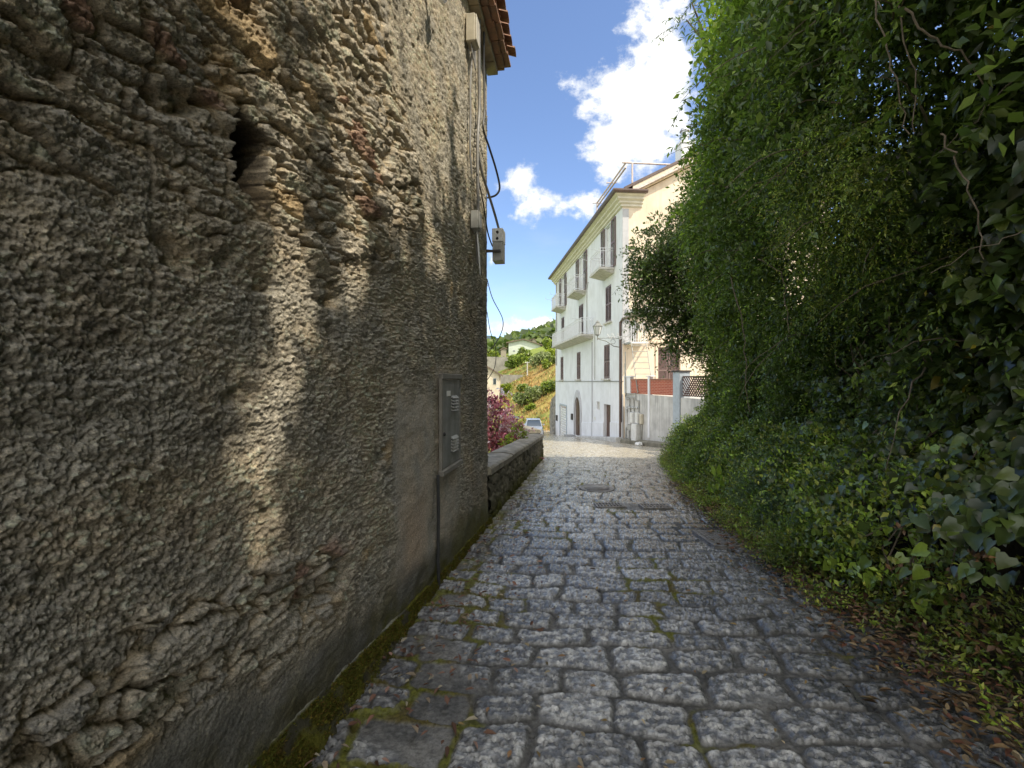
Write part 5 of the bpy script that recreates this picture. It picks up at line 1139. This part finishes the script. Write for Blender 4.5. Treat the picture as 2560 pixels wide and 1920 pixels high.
# big-leaved ivy on the right
t = plant('ivy', 'large-leaved glossy ivy covering the right hand part of the bank', 'ivy', 3.6, 3.0, .3)
L = Leaves()
def ivy(n, dr, hr, size, pal, dep=.32):
    d = rng.uniform(*dr, n); h = rng.uniform(*hr, n); nz = fbm(d*1.6, h*1.6, 3, 254); k = nz+rng.normal(0, .1, n) > -.22; d, h = d[k], h[k]; n = len(d)
    P = bank_pt(d, h, rng.random(n)*dep-.06); N = np.stack([-1+.35*rng.normal(size=n), -.35+.4*rng.normal(size=n), .9+.4*rng.normal(size=n)], -1); T = np.stack([-.55+.3*rng.normal(size=n), .5*rng.normal(size=n), -.8+.3*rng.normal(size=n)], -1)
    L.add(P, N, T, size*(.55+.75*rng.random(n)), tone(n, pal, .25, .004)*np.exp(.38*rng.normal(size=(n, 1))).clip(.5, 2.4))
ivy(2300, (1.9, 4.3), (.8, 2.85), .108, DK+DK+MD[:1]+[(.085,.13,.075)], .36); ivy(1300, (1.9, 4.4), (.6, 2.9), .08, DK+MD, .30); ivy(1300, (4.2, 6.6), (.6, 2.0), .085, DK+MD); ivy(150, (3.0, 4.4), (.2, .7), .085, MD+BR[:1]); ivy(300, (1.3, 2.2), (.9, 2.4), .09, DK); ivy(260, (2.2, 4.0), (2.7, 3.4), .10, DK)
L.build('foliage', M['leaf_glossy'], t, 1, 'ivy', keep=keep_leaf)
m = MB(); r_ = random.Random(9)
for i in range(26):
    d = r_.uniform(1.6, 5.6); pts = []; h = r_.uniform(.1, .6)
    for k_ in range(9):
        pts.append(Vector(bank_pt(np.array([d]), np.array([h]), .12)[0])); h += r_.uniform(.2, .36); d += r_.uniform(-.2, .2)
    m.tube(pts, .006, 5)
m.build('stems', M['vine'], t)
L = Leaves()    # darker undergrowth filling the lower bank between the named plants
t = plant('undergrowth', 'low mixed green undergrowth along the foot of the bank', 'undergrowth', 3.4, 6, .2); t['kind'] = 'stuff'
bank_shoots(L, 1200, (-2.5, 3.4), (.05, .75), .22, 8, .046, YL+MD+[(.24,.12,.06), (.20,.09,.055)], thr=-.1, seed=257, depth=.2, droop=.3, up=.6); bank_shoots(L, 8000, (3.3, 14.8), (.10, 1.3), .34, 9, .056, MD+BR+BR+GRY+YL+YL, thr=-.2, seed=256, depth=.3, droop=.3, up=.6, yellow=.006); bank_shoots(L, 800, (-2.5, 2.0), (.6, 2.2), .4, 9, .08, DK, seed=258); bank_shoots(L, 5000, (4.2, 14.6), (.9, 2.3), .32, 9, .054, MD+DK+GRY[:1], thr=-.16, seed=255, depth=.35, droop=.35, up=.5, yellow=.006); L.build('foliage', M['leaf'], t, .55, 'oval', keep=keep_leaf)
# individual shrubs at the foot of the bank
def shrub(name, label, d, off, r, hgt, pal, size, n, m=10, shape='oval', asp=.45, droop=.25, mat='leaf', length=.3, group=None, cat='shrub', spread=.6):
    x = float(xr(d))+off; z0 = float(gz(d)); t = thing(name, label, cat, (x, d, z0), group); L = Leaves()
    u = unit(n); u[:, 2] = np.abs(u[:, 2]); rad = (.25+.75*rng.random((n, 1))**.5); nz = fbm(u[:, 0]*2.5+d*3, u[:, 1]*2.5+u[:, 2]*2, 3, 271); k = nz > -.3
    P = np.array((x, d, z0+.04))+u*rad*np.array((r, r, hgt))*.86; P, u_ = P[k], u[k]; D_ = u_*np.array((.8, .8, .5))+np.array((0, 0, .55))+rng.normal(0, .35, u_.shape)
    Pt = shoots(L, P, D_, length*(.6+.8*rng.random(len(P))), m, size, pal, droop=droop, up=.45, spread=spread); L.build('foliage', M[mat], t, asp, shape, keep=keep_leaf)
    mb = MB()
    for i in range(9): q = P[rng.integers(len(P))]; mb.tube([(x+rng.normal(0, .05), d+rng.normal(0, .05), z0-.05), tuple((np.array((x, d, z0+.1))+q)/2+rng.normal(0, .03, 3)), tuple(q)], [.010, .007, .004], 5)
    mb.build('stems', M['bark'], t)
shrub('grey_green_shrub', 'feathery grey-green shrub standing at the foot of the bank beyond the chequered cover', 6.25, .55, .50, 1.15, GRY+[(.085,.12,.085)], .030, 620, 20, 'lance', .20, .15, length=.34, spread=.5)
shrub('dark_broom', 'dark blue-green feathery bush low in front of the grey-green shrub', 5.55, .45, .36, .60, [(.028,.055,.040), (.035,.065,.045)], .028, 480, 18, 'lance', .2, .2, length=.26)
shrub('soft_leaf_shrub', 'soft pale green leafy plant between the dark bush and the ivy', 4.95, .55, .34, .62, GRY+MD, .062, 170, 9, 'lance', .34, .3)
shrub('light_green_bush', 'light green weedy bush at the lane edge just past the ivy', 4.55, .22, .42, .42, YL+BR+MD, .034, 420, 10, length=.24)
shrub('far_green_bush', 'bright green rounded bush at the far end of the bank by the garden wall', 13.6, .75, .85, 1.25, BR+MD+YL, .055, 620, 10, length=.34)
shrub('far_low_bush', 'yellow-green bush at the bend in front of the far rounded bush', 11.4, .45, .65, .85, YL+BR+MD, .045, 520, 10, length=.3)
shrub('reddish_bush', 'bush with reddish dry tips low beside the bend of the lane', 12.6, .25, .45, .5, YL+[(.20,.10,.035), (.17,.12,.04)], .036, 330, 10, length=.24)
shrub('mid_green_bush', 'mid green bush between the drain grates and the far bushes', 9.2, .45, .62, .95, MD+BR[:1]+DK[:1], .050, 520, 10, length=.3)
shrub('broadleaf_weed', 'plant with broad upright bright leaves at the foot of the bank beside the grates', 7.35, .42, .30, .72, BR, .17, 16, 4, 'lance', .38, .2, length=.3)
shrub('fern', 'yellow-green fern fronds at the right edge beside the ivy', 2.45, .62, .30, .62, [(.17,.19,.035), (.13,.16,.03)], .040, 46, 30, 'lance', .3, .9, length=.55, cat='fern', spread=.85)
shrub('red_valerian', 'tall plant with pink flower heads in front of the cream wall', 15.2, 1.7, .5, 1.9, [(.33,.12,.11), (.28,.13,.09), (.07,.11,.03)], .05, 150, 8, length=.3, cat='flowering plant')
# bare hanging vines
def vine(pts, r, label):
    P = [Vector(p) for p in pts]; out = []
    for i in range(len(P)-1):
        for j in range(5): out.append(P[i].lerp(P[i+1], j/5)+Vector((random.gauss(0,.012), random.gauss(0,.012), random.gauss(0,.012))))
    out.append(P[-1]); m = MB(); m.tube(out, list(np.linspace(r*.62, r*.35, len(out))), 6); tag(m.build('hanging_vine', M['vine'], None, out[-1], True), label, 'vine', 'bare vines hanging in the dark top of the bank')
def vp(vx, vy, d): sx, sy = vx*1.1573, vy*1.1573; return (ray(sx)*d, d, zat(sy, d))
vine([vp(1870,-60,3.3), vp(1905,60,3.2), vp(1930,170,3.1), vp(1965,290,3.1)], .011, 'bare pale vine hanging leftmost in the dark top right of the bank')
vine([vp(1925,-60,3.4), vp(1950,60,3.3), vp(1980,180,3.2), vp(1975,290,3.2)], .010, 'bare vine hanging just right of the leftmost vine')
vine([vp(1950,20,3.0), vp(2010,75,2.95), vp(2075,110,2.9), vp(2130,190,2.9)], .012, 'bare woody stem slanting down to the right at the top of the bank')
vine([vp(2030,290,2.9), vp(2070,360,2.85), vp(2110,460,2.8), vp(2125,560,2.8)], .010, 'long pale vine hanging in the middle right of the bank above the ivy')
vine([vp(2210,160,2.7), vp(2120,240,2.8), vp(2030,330,2.9)], .005, 'thin straight dry stem crossing the upper right of the bank')
vine([vp(2212,500,2.6), vp(2120,540,2.7), vp(2010,590,2.8)], .006, 'thin pale stem rising to the right edge above the ivy')
vine([vp(1640,560,5.0), vp(1690,590,4.9), vp(1700,640,4.9), vp(1705,720,4.9)], .010, 'thin pale vine arching and dropping in the middle of the bank')
vine([vp(1580,600,6.0), vp(1605,700,6.0), vp(1610,800,6.0), vp(1620,890,6.0)], .012, 'long thin vine hanging straight down left of the middle of the bank')
# weeds and litter
t = tag(thing('weeds', None, None, (2.9, 4, 0)), 'strip of low weeds and grass along the right edge of the lane', 'weeds', None, 'stuff')
L = Leaves(); n = 12000; d = 1.3+(rng.random(n)**.8)*13.5; o_ = rng.normal(.16, .20, n); nz = fbm(d*1.8, o_*3, 3, 281); k = (nz > -.12) & (rng.random(n) < np.interp(d, [1.5, 3.2, 5], [.25, .35, 1])) & (o_ > -.28); d, o_ = d[k], o_[k]; P = np.stack([xr(d)+o_+.08, d, gz(d)+.03], -1)
D_ = np.stack([rng.normal(-.2, .6, len(d)), rng.normal(0, .6, len(d)), np.full(len(d), .8)], -1); P[:, 2] += np.maximum(o_, 0)*.8; shoots(L, P, D_, .21*(.5+.9*rng.random(len(d))), 7, .036, [(.36,.37,.06), (.30,.34,.055)]+YL+BR+[(.20,.11,.06)], droop=.35, up=.6); L.build('foliage', M['leaf'], t, .45, 'oval')
def litter(name, label, P, size, pal, aspect=.36):
    n = len(P); L = Leaves(); N = rng.normal(0, .32, (n, 3)); N[:, 2] = 1; a = rng.random(n)*2*np.pi; T = np.stack([np.cos(a), np.sin(a), rng.normal(0, .12, n)], -1)
    L.add(P, N, T, size*(.6+.8*rng.random(n)), tone(n, pal, .3)); return tag(L.build(name, M['leaf_dry'], None, aspect, 'lance', .30), label, 'leaf litter', None, 'stuff')
n = 5200; d = 1.0+(rng.random(n)**1.2)*9; o_ = rng.normal(.03, .20, n)-.10*(rng.random(n) > .8); P = np.stack([xr(d)+o_, d, np.array([road_z(a, b) for a, b in zip(xr(d)+o_, d)])+.022+.02*rng.random(n)+np.maximum(o_, 0)*.35], -1)
litter('leaf_litter', 'brown leaf litter along the right edge of the lane under the bank', P, .055, [(.16,.09,.045), (.22,.14,.07), (.10,.055,.03), (.28,.20,.11), (.18,.07,.045)])
n = 520; d = 1.6+(rng.random(n)**1.1)*7.0; o_ = np.abs(rng.normal(0, .42, n))+.10; P = np.stack([xl(d)+o_, d, np.array([road_z(a, b) for a, b in zip(xl(d)+o_, d)])+.024+.015*rng.random(n)], -1)
litter('fallen_leaves', 'dry pinkish brown leaves scattered on the stones along the left wall', P, .052, [(.34,.20,.15), (.26,.13,.09), (.42,.32,.22), (.20,.09,.06), (.45,.38,.27)])
n = 260; d = 1.7+rng.random(n)**1.3*9; u_ = rng.random(n); P = np.stack([xl(d)+.5+(xr(d)-xl(d)-.6)*u_, d, np.zeros(n)], -1); P[:, 2] = [road_z(a, b)+.028 for a, b in zip(P[:, 0], P[:, 1])]
litter('scattered_leaves', 'few dry leaves scattered over the middle of the cobbles', P, .042, [(.40,.27,.10), (.30,.17,.08), (.45,.36,.22)])
L = Leaves(); n = 30000; d = 1.2+rng.random(n)**1.2*5.2; hgt = np.interp(d, [-2, 1.7, 2.85, 3.4, 4.2, 6.3], [.27, .25, .185, .14, .12, .10]); wid = np.interp(d, [-2, 1.7, 2.9, 3.6, 4.5, 6.3], [.17, .15, .11, .07, .06, .05]); U = rng.random(n)*.98+.08
k = fbm(d*5, U*2.2, 4, 84)+rng.normal(0, .10, n) < .14; d, U, hgt, wid = d[k], U[k], hgt[k], wid[k]; n = len(d)
P = np.stack([xw(d)+.024+wid*U*(.75+.25*U), d, gz(d)-.03+(hgt+.03)*(1-np.clip(U, 0, 1))**.9], -1); N = unit(n); T = np.stack([.6+.5*rng.normal(size=n), .5*rng.normal(size=n), .8+.4*rng.normal(size=n)], -1)
L.add(P, N, T, .014*(.5+rng.random(n)), tone(n, [(.13,.13,.018), (.10,.105,.015), (.17,.13,.02), (.14,.085,.02)], .25))
n = 26000; x = rng.uniform(-.9, 3.0, n); d = 1.7+rng.random(n)**1.4*8; 
def grid_pick(A, x, d):
    i = np.clip(np.searchsorted(ds, d), 0, len(ds)-1); w = (x-XL[i, 0])/(XR[i, 0]-XL[i, 0]); j = np.clip(((w+.06)/1.10*(len(ws)-1)).astype(int), 0, len(ws)-1); return A[i, j]
k = (grid_pick(moss_m, x, d) > .45) & (x > xl(d)); x, d = x[k], d[k]; n = len(x); P = np.stack([x, d, grid_pick(Zr, x, d)-.003], -1); T = unit(n); T[:, 2] = np.abs(T[:, 2])+.5
L.add(P, unit(n), T, .011*(.5+rng.random(n)), tone(n, [(.12,.13,.016), (.09,.10,.014), (.15,.13,.02)], .25)); print('moss tufts', n)
tag(L.build('moss', M['moss'], None, .5, 'oval'), 'green moss on the wall foot and in the joints of the cobbles', 'moss', None, 'stuff')

# ------------------------------------------------------------------ beyond the parapet
def leafy(name, label, cat, c, blobs, pal, size, n_len, per, m=9, mat='leaf', asp=.6, droop=.3, r0=.1, group=None, base=None):
    t = thing(name, label, cat, base or c, group); L = Leaves(); c = Vector(c)
    bl = [((c.x+b[0][0], c.y+b[0][1], c.z+b[0][2]), b[1]) for b in blobs]
    crown_shoots(L, bl, n_len, m, size, pal, per=per, droop=droop, spread=.65); L.build('crown', M[mat], t, asp, 'oval')
    b_ = base or (c.x, c.y, c.z-2); tree_wood(t, b_, (c.x, c.y, c.z-.3), [q[0] for q in bl], r0); return t
leafy('purple_plum_tree', 'purple-leaved plum tree in the garden below the parapet', 'tree', (-.55,13.6,.0), [((0,0,.25),.75), ((.45,.3,-.05),.50), ((-.3,-.3,.75),.55), ((.5,.2,-.7),.6), ((.1,-.4,-.6),.75), ((-.7,0,-.1),.8), ((.7,.6,-.1),.28), ((.2,0,1.0),.32), ((-1.3,.4,-.4),.8), ((.6,.7,-1.2),.7)], [(.60,.28,.32), (.46,.15,.20), (.70,.42,.45), (.28,.08,.11)], .105, .34, 420, mat='leaf_purple', base=(-.55,13.6,-4.2))
leafy('yellow_green_sapling', 'young yellow-green leafy tree at the parapet in front of the plum tree', 'sapling', (.08,12.2,.05), [((0,0,0),.18), ((.1,.1,.22),.13), ((-.12,0,-.25),.26), ((.16,.1,-.1),.14), ((.02,0,.36),.08)], [(.30,.34,.035), (.22,.29,.03)], .075, .2, 900, r0=.02, base=(.08,12.2,-4.2))
def at(vx, vy, d):   # point at a depth that the photo shows at crop position (crop of the hillside)
    sx, sy = 1210+vx/4.88, 770+vy/4.88; return Vector((ray(sx)*d, d, zat(sy, d)))
GRN = [(.24,.31,.06), (.30,.36,.07), (.19,.26,.055)]; OLV = [(.31,.35,.17), (.26,.30,.14), (.35,.38,.19)]; LIM = [(.38,.45,.04), (.30,.38,.04)]; DGR = [(.085,.135,.035), (.11,.16,.045)]
hill = [('hill_tree', 'wide pale green tree at the top of the orange slope beside the white house', (770,690), 118, 70, GRN+LIM[:1]), ('hill_tree', 'grey-green tree between the olive and the white house', (840,640), 132, 75, OLV+GRN), ('hill_tree', 'bright lime green round tree at the house corner up the hillside', (815,555), 150, 75, LIM), ('hill_tree', 'dark green tree under the lime green one by the white house', (830,640), 140, 60, DGR),
 ('hill_tree', 'leafy green tree above the lime green one against the forest', (815,440), 190, 80, GRN+LIM[:1]), ('olive_tree', 'pale olive tree in the middle of the hillside above the orange grass', (690,620), 128, 105, OLV),
 ('olive_tree', 'greyish olive tree at the left of the hillside above the beige house', (190,660), 135, 75, OLV), ('hill_tree', 'broad green tree below the pale green house, left of the power pole', (380,640), 130, 110, GRN), ('hill_tree', 'green tree crown just under the wall of the pale green house', (520,560), 140, 85, GRN+OLV[:1]),
 ('hill_tree', 'small yellow-green tree beside the power pole', (560,630), 125, 42, LIM+GRN[:1]), ('hill_tree', 'green garden tree right of the beige house', (235,985), 62, 78, LIM+GRN), ('hill_tree', 'low yellow-green shrub in front of the beige house', (215,1090), 58, 60, LIM+GRN),
 ('hill_bush', 'green bush on the orange slope above the car', (490,960), 88, 62, GRN+OLV[:1]), ('hill_bush', 'broad pale bush in the middle of the orange slope', (600,1050), 78, 125, OLV+GRN[:1]), ('hill_bush', 'pale bush left of the broad one on the slope', (470,1110), 76, 100, OLV+GRN[:1]),
 ('hill_bush', 'yellow-green bush low on the slope behind the car', (545,1220), 66, 60, LIM+GRN), ('cypress_bush', 'tall rounded dark green bush against the left side of the white house', (812,965), 60, 95, DGR+LIM[:1]+GRN), ('hill_tree', 'wide tree left of the pale green house', (110,470), 185, 95, GRN+OLV),
 ('hill_tree', 'tree right behind the roof of the pale green house', (610,350), 260, 60, GRN), ('hill_tree', 'tree on the skyline left behind the pale green house', (390,350), 300, 95, GRN+DGR[:1]), ('hill_tree', 'hillside tree between the pale green house and the olive', (90,580), 150, 70, LIM[:1]+GRN)]
for i, (nm, lb, (vx, vy), d, r, pal) in enumerate(hill):
    dd_ = np.arange(57, 330, 1.0); sx_h, sy_h = 1210+vx/4.88, 770+vy/4.88
    err = np.abs(land(ray(sx_h)*dd_, dd_)+.8*r/4.88/FPX*dd_-zat(sy_h, dd_))+.01*np.abs(dd_-d); d = d if 'skyline' in lb else float(dd_[np.argmin(err)])
    c = at(vx, vy, d); r = r/4.88/FPX*d; rq = random.Random(i); bl = [((0,0,0), r*.62)]+[((rq.uniform(-.75,.75)*r, rq.uniform(-.5,.5)*r, rq.uniform(-.45,.5)*r), r*rq.uniform(.34,.5)) for _ in range(6)]
    b_ = (c.x, c.y, min(float(land(c.x, c.y)), c.z-.3*r)); leafy(nm, lb, 'bush' if 'bush' in nm else 'tree', c, bl, pal, .05+.0028*d, .35*r**.5, 260/r, m=7, asp=.7, r0=.10*r**.5, base=b_)
leafy('red_shrub', 'small bright red-leaved shrub just behind the top of the plum tree', 'shrub', at(190,1165,24), [((0,0,0),.22), ((.25,0,.05),.16)], [(.50,.10,.04), (.42,.16,.05)], .08, .2, 500, mat='leaf_purple', r0=.03, base=(-.9,24,-4.4))
# dry grass tufts on the orange slope
L = Leaves(); n = 26000; yy = 56+rng.random(n)**.8*80; kk = rng.uniform(-.10, .16, n); x = kk*yy; P = np.stack([x, yy, land(x, yy)], -1); nz = fbm(x/2.2, yy/3.2, 4, 311); k = nz+rng.normal(0, .15, n) > 0; P, nz = P[k], nz[k]; n = len(P)
T = np.stack([rng.normal(0, .45, n), rng.normal(0, .45, n), np.ones(n)], -1); L.add(P, unit(n), T, .42*(.5+rng.random(n)), tone(n, [(.50,.31,.11), (.42,.24,.08), (.34,.20,.08), (.55,.38,.16), (.20,.22,.06)], .25)); tag(L.build('dry_grass', M['leaf_dry'], None, .35, 'oval'), 'dry orange grass on the slope behind the car', 'dry grass', None, 'stuff')
# forest on the far slopes: too many trees to count
L = Leaves(); n = 9000; yy = rng.uniform(190, 820, n); kk = rng.uniform(-.22, .26, n); x = kk*yy; z = land(x, yy); rr_ = rng.uniform(2.0, 4.2, n)
nz = fbm(x/26, yy/40, 3, 301); k = nz+rng.normal(0, .1, n)+sst(320, 520, yy)*.5 > .02; x, yy, z, rr_ = x[k], yy[k], z[k], rr_[k]; n = len(x); q = 9
u = unit(n*q); P = np.repeat(np.stack([x, yy, z+rr_*.7], -1), q, 0)+u*np.repeat(rr_, q)[:, None]*np.array((1,1,.9))*.8; pal = tone(n, [(.11,.155,.045), (.15,.20,.055), (.19,.23,.07), (.12,.16,.06)], .25); fade = sst(350, 800, yy)[:, None]*.35; pal = pal*(1-fade)+np.array((.12,.17,.16))*fade  # far trees fade to blue-green: haze put into the leaf colour
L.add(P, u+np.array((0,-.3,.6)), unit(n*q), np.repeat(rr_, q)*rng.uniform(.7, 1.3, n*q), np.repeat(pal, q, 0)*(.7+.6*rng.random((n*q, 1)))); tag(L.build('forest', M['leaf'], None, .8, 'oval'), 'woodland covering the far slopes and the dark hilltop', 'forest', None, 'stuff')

M['green_wall'] = simple('pale_green_render', (.56,.61,.53), (.49,.54,.47), .8, .85, .1, 10); M['beige_wall'] = simple('beige_render', (.66,.58,.46), (.55,.47,.37), .8, .85, .1, 10); M['dark_roof'] = simple('old_dark_tiles', (.13,.10,.08), (.20,.15,.11), 2, .85, .3, 10)
def hill_house(name, label, d, vx0, vx1, vy_eaveL, vy_ridge, vx_ridge, vy_eaveR, vy_base, mat, depth, wins):
    A = at(vx0, vy_base, d); B = at(vx1, vy_base, d); t = thing(name, label, 'house', A); zl_, zr_, zp = at(0, vy_eaveL, d).z, at(0, vy_eaveR, d).z, at(0, vy_ridge, d).z; xp = at(vx_ridge, 0, d).x
    zb = A.z-4; pts = [(A.x, zb), (B.x, zb), (B.x, zr_), (xp, zp), (A.x, zl_)]; m = MB(); m.prism(pts, d, d+depth, lambda a, w, b: Vector((a, w, b))); m.build('wall', mat, t)
    m = MB(); e = .05*(B.x-A.x)+.3; th = .35
    for (xa, za), (xb, zb_) in (((A.x-e, zl_-e*(zp-zl_)/(xp-A.x)), (xp, zp)), ((xp, zp), (B.x+e, zr_-e*(zp-zr_)/(B.x-xp)))):
        m.hexa([(xa, d-e, za+.02), (xb, d-e, zb_+.02), (xb, d+depth+e, zb_+.02), (xa, d+depth+e, za+.02), (xa, d-e, za+th), (xb, d-e, zb_+th), (xb, d+depth+e, zb_+th), (xa, d+depth+e, za+th)])
    m.build('roof', M['dark_roof'], t)
    for a, b, c_, e_ in wins:
        p, q_ = at(a, e_, d), at(b, c_, d); m = MB(); m.box((p.x, d-.06, p.z), (q_.x, d-.01, q_.z), None); w = m.build('window', M['white_frame'], t); m = MB(); m.box((p.x+.06, d-.09, p.z+.06), (q_.x-.06, d-.061, q_.z-.06), None); m.build('pane', M['glass'], w)
    return t
hill_house('gable_house', 'pale green gable house with a dark roof high on the hillside', 170, 300, 690, 425, 388, 480, 455, 545, M['green_wall'], 12, [(350,382,516,532), (430,470,494,506)])
hill_house('roof_shelter', 'small dark roofed shelter left of the pale green house', 165, 205, 270, 512, 490, 240, 500, 545, M['pole'], 4, [])
hill_house('outbuilding', 'small building with a flat dark roof behind the pale green house', 190, 560, 640, 392, 384, 600, 392, 430, M['beige_wall'], 8, [])
hill_house('beige_house', 'small beige house with one dark window half hidden by the old wall', 95, -120, 188, 700, 690, -20, 815, 1000, M['beige_wall'], 9, [(110,152,855,935)])
def terrace(name, label, d, pts, h, mat):
    P = [at(vx, vy, dd) for vx, vy, dd in pts]; m = MB()
    for a, b in zip(P[:-1], P[1:]): m.hexa([a+Vector((0,0,-h-3)), b+Vector((0,0,-h-3)), b+Vector((0,.5,-h-3)), a+Vector((0,.5,-h-3)), a, b, b+Vector((0,.5,0)), a+Vector((0,.5,0))])
    tag(m.build(name, mat, None, P[0]), label, 'retaining wall')
M['old_concrete'] = simple('hill_concrete', (.33,.31,.27), (.22,.205,.18), .5, .9, .3, 5, streak=.8)
terrace('terrace_wall', 'grey concrete terrace wall below the orange grass strip on the hillside', 112, [(150,812,112), (540,818,112), (700,765,118), (880,600,128)], 2.4, M['old_concrete'])
terrace('terrace_wall', 'old grey terrace wall at the left behind the olive tree', 140, [(-120,590,140), (290,600,140)], 3, M['old_concrete'])
c = at(530, 870, 108); pt = thing('power_pole', 'thin grey power pole standing before the terrace wall', 'power pole', c); top_ = at(528, 655, 108); m = MB(); m.tube([c-Vector((0,0,1)), top_], [.16, .11], 8); m.build('shaft', M['concrete'], pt); m = MB(); m.tube([top_+Vector((-.5,0,-.25)), top_+Vector((.5,0,-.25))], .05, 6)
for o_ in (-.45, 0, .45): m.tube([top_+Vector((o_,0,-.25)), top_+Vector((o_,0,-.02))], .05, 6)
m.build('crossarm', M['box_white'], pt)
# rubble wall on the right of the lane past the white house
ys_ = np.linspace(41.8, 56, 140); zz = np.linspace(-.6, 1, 30); YY, ZZ = np.meshgrid(ys_, zz, indexing='ij'); xx = np.interp(YY, [41.8, 48, 56], [4.35, 4.2, 4.7]); f1, f2, cid = worley(YY/.8, ZZ*3.2/.5, 305); Hh_ = sst(0, .25, f2-f1)*.12*(.4+cid)
C = mix(np.broadcast_to((.22,.21,.19), YY.shape+(3,)), np.broadcast_to((.36,.33,.28), YY.shape+(3,)), cid)*(.4+.6*sst(0, .2, f2-f1))[..., None]
zt2 = np.interp(YY, [41.8, 48, 56], [.75, -.3, -1.9]); zb2 = gz(YY)-.3; Zq = zb2+(zt2-zb2)*(ZZ+.6)/1.6
o = link('rubble_retaining_wall', np_mesh('rubble_retaining_wall', np.stack([xx-Hh_, YY, Zq], -1).reshape(-1, 3), grid_faces(*YY.shape), True, {'col': C.reshape(-1, 3)}), M['parapet'], None, (4.3, 42, -3.4)); tag(o, 'rough grey stone retaining wall past the far corner of the white house', 'retaining wall')
# parked car, seen from the front
cx, cy = 1.98, 42.5; cz = float(gz(cy))+.02; car = thing('parked_car', 'silver white car parked at the bend below the orange slope', 'car', (cx, cy, cz)); fr_ = frame((cx, cy, cz), (1,0,0), (0,1,0), (0,0,1))
def loft(secs, name, mat, par):
    m = MB(); k_ = len(secs[0]); b = 0
    vs = [fr_(*p) for s in secs for p in s]; fs = [tuple(range(k_))[::-1], tuple(range((len(secs)-1)*k_, len(secs)*k_))]
    for i in range(len(secs)-1):
        for j in range(k_): fs.append((i*k_+j, i*k_+(j+1) % k_, (i+1)*k_+(j+1) % k_, (i+1)*k_+j))
    m.add(vs, fs); return m.build(name, mat, par, smooth=True, bevel=.02)
def sec(y, w, z0, z1, tw): return [(-w, y, z0), (w, y, z0), (w+.02, y, (z0+z1)/2), (tw, y, z1), (-tw, y, z1), (-w-.02, y, (z0+z1)/2)]
body = loft([sec(-1.95, .68, .28, .62, .62), sec(-1.85, .78, .20, .74, .70), sec(-1.0, .83, .18, .92, .76), sec(.9, .84, .18, .95, .78), sec(1.75, .82, .2, .94, .74), sec(1.95, .74, .3, .8, .68)], 'body', M['car_paint'], car)
loft([sec(-1.0, .72, .90, .93, .70), sec(-.35, .70, .92, 1.42, .56), sec(.75, .70, .92, 1.46, .58), sec(1.7, .70, .9, .96, .66)], 'cabin', M['car_glass'], car)
loft([sec(-.42, .57, 1.405, 1.45, .54), sec(.2, .60, 1.44, 1.50, .56), sec(.85, .59, 1.43, 1.475, .54)], 'roof', M['car_paint'], car)
for s_ in (-1, 1):
    m = MB(); m.tube([fr_(s_*.71, -1.0, .93), fr_(s_*.575, -.37, 1.43)], .035, 6); m.tube([fr_(s_*.58, .78, 1.45), fr_(s_*.68, 1.66, .95)], .05, 6); m.build('pillar', M['car_paint'], car)
    m = MB(); m.lathe(fr_(s_*.56, -1.90, .66), [(.13, 0), (.12, .04), (.06, .07)], 12, Vector((0,-1,.15))); m.build('headlight', M['lamp_glass'], car)
    m = MB(); m.box((s_*.90-.09, -.62, .93), (s_*.90+.09, -.52, 1.07), fr_); m.build('mirror', M['car_paint'], car, bevel=.02)
    for yy_ in (-1.25, 1.25):
        m = MB(); m.lathe(fr_(s_*.66, yy_, .30), [(.2, 0), (.30, .02), (.30, .18), (.2, .2)], 18, Vector((s_, 0, 0))); w = m.build('wheel', M['rubber'], car, smooth=True); m = MB(); m.lathe(fr_(s_*.66, yy_, .30), [(.19, .19), (.17, .205), (.05, .215)], 12, Vector((s_, 0, 0))); m.build('rim', M['steel'], w)
m = MB(); m.box((-.5, -1.985, .36), (.5, -1.94, .50), fr_); m.build('grille', M['black'], car); m = MB(); m.box((-.26, -2.0, .40), (.26, -1.986, .51), fr_); m.build('number_plate', M['box_white'], car)
